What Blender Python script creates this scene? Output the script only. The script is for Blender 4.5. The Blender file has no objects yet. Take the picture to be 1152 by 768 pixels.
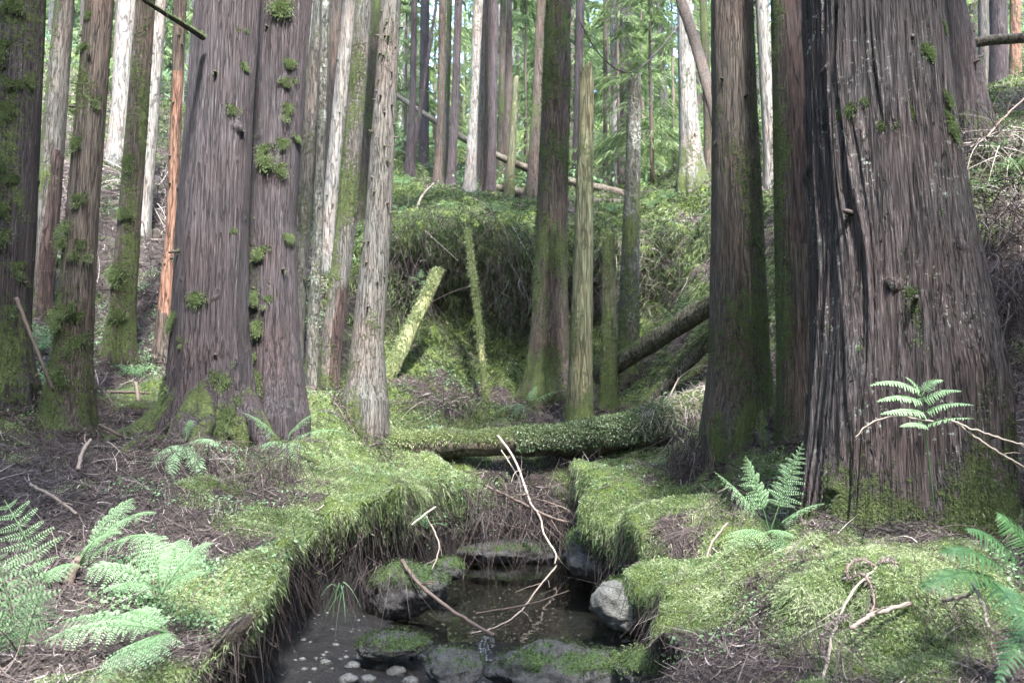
import bpy, math, random
import numpy as np
from mathutils import Vector

# ------------------------------------------------------------------ camera, sky, sun, exposure
sc = bpy.context.scene
col = sc.collection
FPX = 930.0
CAM = np.array([0.0, 0.0, 1.10])
PITCH = math.atan(96.0 / FPX)
cam_data = bpy.data.cameras.new('camera')
cam = bpy.data.objects.new('camera', cam_data)
col.objects.link(cam)
cam.location = CAM
cam.rotation_euler = (math.pi / 2 + PITCH, 0, 0)
cam_data.sensor_width = 36.0
cam_data.lens = FPX / 1152.0 * 36.0
cam_data.clip_start = 0.05
cam_data.clip_end = 2000
cam_data.dof.use_dof = True
cam_data.dof.focus_distance = 4.4
cam_data.dof.aperture_fstop = 4.5
sc.camera = cam

SUN_DIR = np.array([0.16, -0.54, 0.86]); SUN_DIR /= np.linalg.norm(SUN_DIR)
world = bpy.data.worlds.new('World'); sc.world = world; world.use_nodes = True
wn = world.node_tree.nodes; wl = world.node_tree.links
sky = wn.new('ShaderNodeTexSky'); sky.sky_type = 'NISHITA'; sky.sun_disc = False
sky.sun_elevation = math.asin(SUN_DIR[2]); sky.sun_rotation = math.atan2(SUN_DIR[0], SUN_DIR[1])
sky.air_density = 1.0; sky.dust_density = 1.5; sky.ozone_density = 1.0
bg = wn['Background']; bg.inputs['Strength'].default_value = 0.15
wl.new(sky.outputs[0], bg.inputs['Color'])
sun_data = bpy.data.lights.new('sun', 'SUN'); sun = bpy.data.objects.new('sun', sun_data); col.objects.link(sun)
sun_data.energy = 2.0; sun_data.angle = math.radians(6); sun_data.color = (1.0, 0.99, 0.97)
sun.rotation_euler = Vector(-SUN_DIR).to_track_quat('-Z', 'Y').to_euler()
sc.view_settings.view_transform = 'Standard'; sc.view_settings.look = 'None'
sc.view_settings.exposure = 4.02; sc.view_settings.gamma = 1.0; sc.view_settings.use_curve_mapping = False
sc.render.engine = 'CYCLES'
sc.cycles.max_bounces = 8; sc.cycles.diffuse_bounces = 4; sc.cycles.glossy_bounces = 3
sc.cycles.transmission_bounces = 6; sc.cycles.transparent_max_bounces = 8; sc.cycles.volume_bounces = 0
sc.cycles.caustics_reflective = False; sc.cycles.caustics_refractive = False
sc.cycles.use_denoising = True

# ------------------------------------------------------------------ maths helpers
rng = np.random.default_rng(7)
_perm = np.random.default_rng(11).permutation(256)
PERM = np.concatenate([_perm, _perm, _perm])
_g = np.random.default_rng(12).normal(size=(256, 3)); GRAD = _g / np.linalg.norm(_g, axis=1)[:, None]

def perlin(p):
    p = np.asarray(p, float); i = np.floor(p).astype(int); f = p - i
    u = f * f * f * (f * (f * 6 - 15) + 10); i &= 255
    out = 0
    for dx in (0, 1):
        for dy in (0, 1):
            for dz in (0, 1):
                h = PERM[PERM[PERM[(i[..., 0] + dx) & 255] + ((i[..., 1] + dy) & 255)] + ((i[..., 2] + dz) & 255)]
                g = GRAD[h]
                d = g[..., 0] * (f[..., 0] - dx) + g[..., 1] * (f[..., 1] - dy) + g[..., 2] * (f[..., 2] - dz)
                w = (u[..., 0] if dx else 1 - u[..., 0]) * (u[..., 1] if dy else 1 - u[..., 1]) * (u[..., 2] if dz else 1 - u[..., 2])
                out = out + w * d
    return out * 1.5

def fbm(p, o=4, gain=0.5):
    p = np.asarray(p, float); a = 1.0; s = 0; t = 0
    for k in range(o):
        s = s + a * perlin(p + 17.3 * k); t += a; a *= gain; p = p * 2.03
    return s / t

def sstep(a, b, x):
    t = np.clip((x - a) / (b - a), 0, 1); return t * t * (3 - 2 * t)

def unit(v):
    v = np.asarray(v, float); return v / np.maximum(np.linalg.norm(v, axis=-1, keepdims=True), 1e-9)

CP, SP = math.cos(PITCH), math.sin(PITCH)
def P(px, py, Y):
    a = (px - 576.0) / FPX; b = (384.0 - py) / FPX
    d = np.array([a, CP - b * SP, SP + b * CP])
    return CAM + d * (Y / d[1])
def on_z(px, py, z=0.0):
    a = (px - 576.0) / FPX; b = (384.0 - py) / FPX
    d = np.array([a, CP - b * SP, SP + b * CP])
    return CAM + d * ((z - CAM[2]) / d[2])

# ------------------------------------------------------------------ mesh helpers
def mesh_obj(name, V, F, mat, parent=None, loc=(0, 0, 0), attrs=None, smooth=True, mats=None, mat_idx=None):
    """F: (n,4) or (n,3) array, or list of such arrays."""
    Fs = F if isinstance(F, list) else [F]
    Fs = [np.asarray(f, np.int32) for f in Fs if len(f)]
    V = np.asarray(V, np.float32)
    me = bpy.data.meshes.new(name)
    me.vertices.add(len(V)); me.vertices.foreach_set('co', V.ravel())
    nl = sum(f.size for f in Fs); npoly = sum(len(f) for f in Fs)
    me.loops.add(nl); me.loops.foreach_set('vertex_index', np.concatenate([f.ravel() for f in Fs]))
    tot = np.concatenate([np.full(len(f), f.shape[1], np.int32) for f in Fs])
    st = np.concatenate([[0], np.cumsum(tot)[:-1]]).astype(np.int32)
    me.polygons.add(npoly); me.polygons.foreach_set('loop_start', st)
    try: me.polygons.foreach_set('loop_total', tot)
    except Exception: pass
    me.polygons.foreach_set('use_smooth', np.full(npoly, smooth, bool))
    for k, v in (attrs or {}).items():
        at = me.attributes.new(k, 'FLOAT', 'POINT'); at.data.foreach_set('value', np.asarray(v, np.float32))
    for m in (mats or [mat]): me.materials.append(m)
    if mat_idx is not None: me.polygons.foreach_set('material_index', np.asarray(mat_idx, np.int32))
    me.update(); me.validate()
    o = bpy.data.objects.new(name, me); col.objects.link(o); o.location = loc
    if parent is not None: o.parent = parent
    return o

def tag(o, label=None, cat=None, group=None, kind=None):
    if label: o['label'] = label
    if cat: o['category'] = cat
    if group: o['group'] = group
    if kind: o['kind'] = kind
    return o

def thing(name, label, cat, loc, group=None):
    o = bpy.data.objects.new(name, None); col.objects.link(o); o.location = loc
    o.empty_display_size = 0.1
    return tag(o, label, cat, group)

def grid_faces(nu, nv, wrap=False):
    """nu rows by nv columns, wrap joins columns."""
    i = np.arange(nu - 1)[:, None]; j = np.arange(nv if wrap else nv - 1)[None, :]
    j2 = (j + 1) % nv
    return np.stack([i * nv + j + 0 * i, i * nv + j2, (i + 1) * nv + j2, (i + 1) * nv + j], -1).reshape(-1, 4)

class Geo:
    """collects vertices, quads, and a 'tint' per vertex"""
    def __init__(s): s.V = []; s.F = []; s.T = []; s.n = 0
    def add(s, V, F, T=0.5):
        V = np.asarray(V, float).reshape(-1, 3); s.V.append(V); s.F.append(np.asarray(F) + s.n)
        s.T.append(np.broadcast_to(np.asarray(T, float), (len(V),))); s.n += len(V)
    def obj(s, name, mat, parent=None, loc=(0, 0, 0), smooth=False):
        V = np.concatenate(s.V) - np.asarray(loc if parent is None else (0, 0, 0))
        q = [f for f in s.F if f.shape[1] == 4]; t = [f for f in s.F if f.shape[1] == 3]
        F = ([np.concatenate(q)] if q else []) + ([np.concatenate(t)] if t else [])
        return mesh_obj(name, V, F, mat, parent, loc if parent is None else (0, 0, 0), {'tint': np.concatenate(s.T)}, smooth)

def diamonds(g, B, D, L, W, tint, up=(0, 0, 1), droop=0.0, wide=0.45):
    """leaf shapes: base, left, tip, right"""
    B = np.asarray(B, float); D = unit(D); n = len(B)
    L = np.broadcast_to(L, (n,))[:, None]; W = np.broadcast_to(W, (n,))[:, None]
    S = unit(np.cross(D, np.broadcast_to(np.asarray(up, float), (n, 3)) + 1e-4))
    dz = np.array([0, 0, -1.0]) * droop
    V = np.stack([B, B + D * L * wide + S * W / 2, B + D * L + dz * L, B + D * L * wide - S * W / 2], 1)
    F = np.arange(n * 4).reshape(n, 4)
    g.add(V.reshape(-1, 3), F, np.repeat(np.broadcast_to(tint, (n,)), 4))

def ribbons(g, B, D, L, W, tint, side=None, curve=None, k=4, grav=0.0):
    """curved strips with k segments, tapered to the tip"""
    B = np.asarray(B, float); D = unit(D); n = len(B)
    L = np.broadcast_to(L, (n,))[:, None]; W = np.broadcast_to(W, (n,))[:, None]
    if side is None: side = np.cross(D, unit(rng.normal(size=(n, 3))))
    S = unit(side)
    if curve is None: curve = np.zeros((n, 3))
    rows = []
    for j in range(k + 1):
        t = j / k
        c = B + D * L * t + curve * L * t * t + np.array([0, 0, -1.0]) * grav * L * t * t
        w = W * (1 - 0.75 * t) / 2
        rows += [c + S * w, c - S * w]
    V = np.stack(rows, 1)
    base = (np.arange(n) * 2 * (k + 1))[:, None, None]
    f = np.array([[2 * j, 2 * j + 1, 2 * j + 3, 2 * j + 2] for j in range(k)])[None]
    g.add(V.reshape(-1, 3), (base + f).reshape(-1, 4), np.repeat(np.broadcast_to(tint, (n,)), 2 * (k + 1)))

def smooth_path(pts, n):
    pts = np.asarray(pts, float)
    if len(pts) == 2:
        t = np.linspace(0, 1, n)[:, None]; return pts[0] * (1 - t) + pts[1] * t
    m = len(pts); ext = np.concatenate([[2 * pts[0] - pts[1]], pts, [2 * pts[-1] - pts[-2]]])
    u = np.linspace(0, m - 1, n); i = np.minimum(u.astype(int), m - 2); f = (u - i)[:, None]
    a, b, c, d = ext[i], ext[i + 1], ext[i + 2], ext[i + 3]
    return 0.5 * (2 * b + (c - a) * f + (2 * a - 5 * b + 4 * c - d) * f ** 2 + (3 * b - a - 3 * c + d) * f ** 3)

def tube_arrays(path, rad, ns):
    path = np.asarray(path); n = len(path); T = unit(np.gradient(path, axis=0))
    ref = np.array([0.31, 0.21, 0.93]) if abs(T[0] @ np.array([0.31, 0.21, 0.93])) < 0.9 else np.array([1.0, 0.2, 0])
    A = unit(np.cross(T, ref)); Bn = np.cross(T, A)
    th = np.linspace(0, 2 * np.pi, ns, endpoint=False)
    N = A[:, None] * np.cos(th)[None, :, None] + Bn[:, None] * np.sin(th)[None, :, None]
    rad = np.asarray(rad); rad = rad[:, None, None] if rad.ndim == 1 else rad[..., None]
    return path[:, None] + N * rad, N

def stick_geo(g, pts, r0, r1, ns=6, n=14, wob=0.0, tint=0.5):
    path = smooth_path(pts, n)
    if wob: path[1:-1] += rng.normal(size=(n - 2, 3)) * wob
    r = np.linspace(r0, r1, n) * (1 + 0.06 * rng.normal(size=n))
    V, _ = tube_arrays(path, r, ns)
    base = V.reshape(-1, 3); F = grid_faces(n, ns, True)
    ends = np.stack([path[0], path[-1]])
    g.add(np.concatenate([base, ends]), F, tint)
    off = g.n - len(base) - 2
    j = np.arange(ns)
    g.F.append(np.stack([np.full(ns, off + n * ns), off + (j + 1) % ns, off + j], 1))
    g.F.append(np.stack([np.full(ns, off + n * ns + 1), off + (n - 1) * ns + j, off + (n - 1) * ns + (j + 1) % ns], 1))

# ------------------------------------------------------------------ materials
def new_mat(name):
    m = bpy.data.materials.new(name); m.use_nodes = True
    nt = m.node_tree; b = nt.nodes['Principled BSDF']
    b.inputs['Specular IOR Level'].default_value = 0.25
    return m, nt, b
def N_(nt, t, **kw):
    n = nt.nodes.new(t)
    for k, v in kw.items(): setattr(n, k, v)
    return n
def noise(nt, vec, scale, detail=4, rough=0.6, dist=0.0):
    n = N_(nt, 'ShaderNodeTexNoise'); n.inputs['Scale'].default_value = scale
    n.inputs['Detail'].default_value = detail; n.inputs['Roughness'].default_value = rough; n.inputs['Distortion'].default_value = dist
    if vec is not None: nt.links.new(vec, n.inputs['Vector'])
    return n.outputs['Fac']
def ramp(nt, fac, stops):
    r = N_(nt, 'ShaderNodeValToRGB'); e = r.color_ramp.elements
    while len(e) < len(stops): e.new(0.5)
    for q, (p, c) in zip(e, stops):
        q.position = p; q.color = (*c, 1) if len(c) == 3 else c
    nt.links.new(fac, r.inputs['Fac']); return r.outputs['Color']
def mixc(nt, fac, a, b, mode='MIX'):
    m = N_(nt, 'ShaderNodeMix', data_type='RGBA', blend_type=mode)
    for s, v in ((m.inputs[0], fac), (m.inputs[6], a), (m.inputs[7], b)):
        if isinstance(v, (int, float)): s.default_value = v
        elif isinstance(v, tuple): s.default_value = (*v, 1)
        else: nt.links.new(v, s)
    return m.outputs[2]
def math_(nt, op, a, b=0.0, clamp=False):
    m = N_(nt, 'ShaderNodeMath', operation=op, use_clamp=clamp)
    for s, v in ((m.inputs[0], a), (m.inputs[1], b)):
        if isinstance(v, (int, float)): s.default_value = v
        else: nt.links.new(v, s)
    return m.outputs[0]
def attr(nt, name):
    a = N_(nt, 'ShaderNodeAttribute'); a.attribute_name = name; return a.outputs['Fac']
def bump(nt, b, h, strength, dist):
    n = N_(nt, 'ShaderNodeBump'); n.inputs['Strength'].default_value = strength; n.inputs['Distance'].default_value = dist
    nt.links.new(h, n.inputs['Height']); nt.links.new(n.outputs[0], b.inputs['Normal'])
def mapping(nt, scale):
    tc = N_(nt, 'ShaderNodeTexCoord'); mp = N_(nt, 'ShaderNodeMapping'); mp.inputs['Scale'].default_value = scale
    nt.links.new(tc.outputs['Object'], mp.inputs['Vector']); return mp.outputs[0], tc.outputs['Object']

MOSS1, MOSS2, MOSS3 = (0.022, 0.030, 0.009), (0.060, 0.078, 0.024), (0.125, 0.15, 0.052)

def bark_mat(name, dark, mid, light, fibre=26.0, long=0.07, lichen=0.0, bumpd=0.02):
    m, nt, b = new_mat(name)
    st, oc = mapping(nt, (1, 1, long))
    f1 = noise(nt, st, fibre, 6, 0.65, 0.3); f2 = noise(nt, st, fibre * 3.2, 4, 0.6)
    big = noise(nt, oc, 2.2, 4)
    c = ramp(nt, f1, [(0.3, dark), (0.46, mid), (0.62, mid), (0.74, light)])
    c = mixc(nt, ramp(nt, f2, [(.38, (.75, .75, .75)), (.58, (0, 0, 0))]), c, (dark[0] * .7, dark[1] * .7, dark[2] * .7))
    c = mixc(nt, ramp(nt, f2, [(.60, (0, 0, 0)), (.72, (.6, .6, .6))]), c, (light[0] * 1.25, light[1] * 1.25, light[2] * 1.25))
    cr = math_(nt, 'ABSOLUTE', math_(nt, 'SUBTRACT', noise(nt, st, fibre * .8, 3, .55, .4), .5))
    crk = ramp(nt, cr, [(0.0, (1, 1, 1)), (0.035, (0, 0, 0))])
    c = mixc(nt, math_(nt, 'MULTIPLY', crk, 0.8), c, (dark[0] * .45, dark[1] * .45, dark[2] * .45))
    hue = ramp(nt, big, [(0.35, (1.12, 0.95, 0.9)), (0.55, (1, 1, 1)), (0.7, (0.9, 1.0, 1.0))])
    c = mixc(nt, 0.8, c, hue, 'MULTIPLY')
    if lichen:
        ln = noise(nt, oc, 38, 3, 0.7); lb = noise(nt, oc, 3.0, 2)
        lf = math_(nt, 'MULTIPLY', ramp(nt, ln, [(0.60 - lichen * .1, (0, 0, 0)), (0.66 - lichen * .08, (1, 1, 1))]), ramp(nt, lb, [(0.5, (0, 0, 0)), (0.66, (1, 1, 1))]))
        c = mixc(nt, math_(nt, 'MULTIPLY', lf, 0.75), c, (0.36, 0.40, 0.34))
    ms = attr(nt, 'moss'); mn = noise(nt, oc, 24, 5, 0.7); mb = noise(nt, oc, 90, 3)
    mf = math_(nt, 'ADD', ms, math_(nt, 'MULTIPLY', math_(nt, 'SUBTRACT', mn, 0.5), 1.5))
    mf = ramp(nt, mf, [(0.42, (0, 0, 0)), (0.62, (1, 1, 1))])
    mc = ramp(nt, math_(nt, 'ADD', math_(nt, 'MULTIPLY', mb, 0.6), math_(nt, 'MULTIPLY', big, 0.4)), [(0.3, MOSS1), (0.5, MOSS2), (0.72, MOSS3)])
    c = mixc(nt, mf, c, mc)
    nt.links.new(c, b.inputs['Base Color']); b.inputs['Roughness'].default_value = 0.88
    h = math_(nt, 'SUBTRACT', math_(nt, 'ADD', math_(nt, 'MULTIPLY', f1, 0.7), math_(nt, 'MULTIPLY', f2, 0.4)), math_(nt, 'MULTIPLY', crk, .5))
    h2 = math_(nt, 'ADD', h, math_(nt, 'MULTIPLY', math_(nt, 'MULTIPLY', mf, mb), 1.1))
    bump(nt, b, h2, 1.0, bumpd)
    return m

def leaf_mat(name, stops, trans=0.35, rough=0.6):
    m, nt, b = new_mat(name)
    c = ramp(nt, attr(nt, 'tint'), stops)
    nt.links.new(c, b.inputs['Base Color']); b.inputs['Roughness'].default_value = rough
    if trans:
        t = N_(nt, 'ShaderNodeBsdfTranslucent'); mx = N_(nt, 'ShaderNodeMixShader'); mx.inputs[0].default_value = trans
        tc = mixc(nt, 1.0, c, (1.15, 1.2, 1.0), 'MULTIPLY')
        nt.links.new(tc, t.inputs['Color'])
        nt.links.new(b.outputs[0], mx.inputs[1]); nt.links.new(t.outputs[0], mx.inputs[2])
        nt.links.new(mx.outputs[0], nt.nodes['Material Output'].inputs['Surface'])
    return m

M = {}
M['purple'] = bark_mat('bark_purple_brown', (0.021, 0.0165, 0.0185), (0.062, 0.051, 0.055), (0.138, 0.118, 0.122), 64, 0.032)
M['big'] = bark_mat('bark_old_grey_brown', (0.017, 0.0135, 0.0138), (0.078, 0.063, 0.063), (0.22, 0.192, 0.188), 46, 0.04, 0.06, 0.04)
M['grey'] = bark_mat('bark_grey', (0.05, 0.047, 0.042), (0.115, 0.108, 0.097), (0.195, 0.185, 0.165), 44, 0.08)
M['brown'] = bark_mat('bark_brown', (0.032, 0.025, 0.021), (0.092, 0.074, 0.061), (0.165, 0.138, 0.115), 50, 0.05)
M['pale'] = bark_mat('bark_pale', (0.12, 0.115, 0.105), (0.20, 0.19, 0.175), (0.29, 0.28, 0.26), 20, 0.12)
M['redbrown'] = bark_mat('bark_red_brown', (0.022, 0.015, 0.014), (0.062, 0.042, 0.038), (0.12, 0.088, 0.08), 28, 0.08)
M['mosspole'] = bark_mat('mossy_lit_wood', (0.12, 0.13, 0.06), (0.23, 0.25, 0.12), (0.36, 0.38, 0.22), 22, 0.1)  # colour lightened so the leaning log and pole look lit
M['red'] = bark_mat('bark_red', (0.085, 0.045, 0.032), (0.20, 0.115, 0.08), (0.30, 0.185, 0.14), 28, 0.1)
M['lichen'] = bark_mat('bark_lichen', (0.035, 0.035, 0.03), (0.09, 0.09, 0.078), (0.16, 0.16, 0.14), 24, 0.2, 1.0)
M['snag'] = bark_mat('snag_wood', (0.05, 0.05, 0.03), (0.115, 0.118, 0.068), (0.21, 0.21, 0.14), 22, 0.08)
M['log'] = bark_mat('log_wood', (0.035, 0.03, 0.022), (0.12, 0.105, 0.08), (0.23, 0.20, 0.16), 26, 0.3)
M['moss'] = leaf_mat('moss_blades', [(0, (0.024, 0.036, 0.014)), (0.4, (0.078, 0.11, 0.042)), (0.75, (0.175, 0.22, 0.10)), (1, (0.33, 0.36, 0.20))], 0.35, 0.7)
M['bankmoss'] = leaf_mat('feather_moss', [(0, (0.028, 0.042, 0.018)), (0.35, (0.10, 0.145, 0.058)), (0.7, (0.225, 0.285, 0.135)), (1, (0.40, 0.43, 0.27))], 0.35, 0.7)
M['fern'] = leaf_mat('fern_green', [(0, (0.045, 0.085, 0.034)), (0.5, (0.11, 0.195, 0.09)), (1, (0.24, 0.355, 0.205))], 0.4, 0.5)
M['darkfern'] = leaf_mat('fern_dark_green', [(0, (0.022, 0.058, 0.022)), (0.5, (0.055, 0.12, 0.045)), (1, (0.13, 0.225, 0.10))], 0.3, 0.42)
M['needle'] = leaf_mat('conifer_needles', [(0, (0.05, 0.078, 0.032)), (0.5, (0.13, 0.178, 0.075)), (1, (0.235, 0.295, 0.14))], 0.5, 0.6)
M['ivy'] = leaf_mat('small_ivy_leaves', [(0, (0.02, 0.035, 0.016)), (0.5, (0.075, 0.11, 0.05)), (0.85, (0.17, 0.22, 0.12)), (1, (0.36, 0.4, 0.3))], 0.2, 0.5)
M['litter'] = leaf_mat('dead_cedar_litter', [(0, (0.016, 0.012, 0.012)), (0.4, (0.048, 0.036, 0.035)), (0.75, (0.12, 0.095, 0.088)), (1, (0.34, 0.295, 0.27))], 0.0, 0.85)
M['twig'] = leaf_mat('twig_wood', [(0, (0.028, 0.022, 0.018)), (0.5, (0.125, 0.09, 0.075)), (1, (0.34, 0.29, 0.24))], 0.0, 0.7)
# ------------------------------------------------------------------ trees: where they stand (pixel centre, pixel width) at real distances
# pts: (px, py, width_px) from the top of the picture down to the base
T = {}
def tdef(key, Y, pts): T[key] = (Y, pts)
tdef('T1', 5.6, [(20, 0, 56), (12, 250, 52), (4, 380, 50), (2, 432, 56)])
tdef('T2', 8.2, [(73, 0, 21), (55, 220, 26), (46, 340, 25), (44, 366, 28)])
tdef('T3', 5.6, [(112, 0, 31), (92, 250, 34), (82, 400, 40), (75, 484, 54)])
tdef('T4', 12.5, [(144, 0, 21), (136, 120, 20), (131, 185, 22)])
tdef('T5', 7.4, [(164, 0, 21), (147, 230, 24), (138, 350, 28), (135, 402, 34)])
tdef('T6', 10.2, [(180, 0, 16), (168, 170, 15), (160, 268, 16)])
tdef('T7', 7.7, [(203, 0, 14), (193, 256, 12), (186, 340, 15), (182, 404, 19)])
tdef('T8', 6.0, [(257, 0, 70), (248, 130, 73), (239, 256, 79), (236, 380, 84), (236, 440, 94), (234, 492, 118)])
tdef('T9', 6.5, [(320, 0, 62), (313, 130, 56), (305, 256, 54), (309, 380, 54), (311, 470, 64)])
tdef('T10', 8.2, [(363, 0, 20), (339, 256, 20), (330, 380, 22), (326, 450, 24)])
tdef('T11', 7.9, [(366, 10, 9), (358, 256, 11), (352, 380, 13), (351, 452, 15)])
tdef('T12', 13.0, [(379, 0, 15), (370, 180, 11), (366, 268, 12)])
tdef('T13', 10.4, [(394, 0, 16), (374, 200, 16), (366, 300, 18)])
tdef('T14', 7.8, [(410, 0, 19), (389, 256, 22), (374, 380, 22), (369, 445, 20)])
tdef('T15', 7.5, [(440, 0, 23), (425, 256, 30), (414, 380, 36), (411, 452, 44)])
tdef('T16', 12.0, [(424, 0, 12), (410, 190, 11), (404, 262, 12)])
tdef('B1', 15.0, [(466, 0, 7), (464, 120, 8), (460, 208, 13)])
tdef('B1b', 15.3, [(490, 8, 3), (475, 110, 5), (466, 165, 6), (462, 210, 7)])
tdef('B2', 15.4, [(498, 0, 9), (496, 120, 8), (492, 213, 11)])
tdef('B3', 15.8, [(506, 0, 6), (503, 120, 6), (499, 215, 8)])
tdef('B4', 15.0, [(516, 0, 9), (512, 120, 9), (507, 215, 11)])
tdef('B5', 14.4, [(538, 0, 12), (533, 120, 10), (528, 221, 14)])
tdef('B6', 15.6, [(544, 0, 7), (541, 120, 8), (539, 214, 8)])
tdef('B7', 15.2, [(549, 0, 7), (549, 120, 8), (546, 214, 11)])
tdef('B8', 14.6, [(556, 0, 9), (555, 120, 9), (552, 219, 10)])
tdef('B9', 17.0, [(566, 0, 7), (564, 120, 7), (562, 208, 8)])
tdef('B10', 17.5, [(573, 0, 6), (572, 120, 10), (570, 203, 11)])
tdef('B11', 14.2, [(581, 86, 6), (577, 150, 8), (572, 230, 11)])
tdef('B12', 14.0, [(609, 0, 11), (604, 120, 12), (600, 218, 16)])
tdef('C1', 9.2, [(628, 0, 29), (625, 130, 32), (621, 256, 36), (619, 350, 40), (617, 410, 46), (616, 445, 58)])
tdef('C2', 8.0, [(660, 72, 14), (660, 100, 17), (657, 256, 21), (654, 380, 25), (652, 476, 29)])
tdef('C3', 8.15, [(685, 264, 14), (685, 360, 17), (684, 472, 21)])
tdef('C4', 9.3, [(714, 84, 14), (712, 200, 17), (708, 330, 22), (706, 436, 26)])
tdef('D1', 17.0, [(653, 0, 10), (650, 120, 9), (648, 212, 10)])
tdef('D2', 19.0, [(681, 0, 6), (681, 95, 5), (681, 205, 6)])
tdef('D3', 18.0, [(689, 0, 7), (691, 120, 7), (692, 232, 8)])
tdef('D4', 18.5, [(701, 0, 7), (700, 120, 7), (699, 225, 8)])
tdef('D5', 20.0, [(708, 0, 9), (708, 100, 9), (709, 210, 10)])
tdef('E1', 12.5, [(770, 0, 17), (773, 100, 20), (776, 160, 24), (778, 206, 34)])
tdef('E3', 13.4, [(791, 0, 9), (795, 100, 9), (798, 195, 11)])
tdef('F1', 5.9, [(824, 0, 46), (827, 130, 50), (830, 256, 57), (832, 400, 66), (833, 484, 80)])
tdef('F2', 10.0, [(857, 0, 15), (863, 110, 14), (869, 206, 15)])
tdef('F3', 5.4, [(885, 0, 36), (890, 130, 40), (893, 256, 43), (896, 400, 42), (897, 492, 44)])
tdef('G1', 3.9, [(981, 0, 146), (990, 130, 154), (1001, 256, 168), (1009, 340, 182), (1017, 420, 200), (1016, 500, 206), (1014, 560, 212), (1010, 625, 220)])
tdef('H1', 6.9, [(1068, 0, 32), (1082, 80, 38), (1093, 143, 48)])
tdef('H2', 11.5, [(1106, 0, 11), (1107, 106, 12)])
tdef('H3', 11.0, [(1123, 0, 18), (1124, 104, 19)])
tdef('H4', 10.5, [(1142, 0, 11), (1142, 102, 12)])

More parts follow.
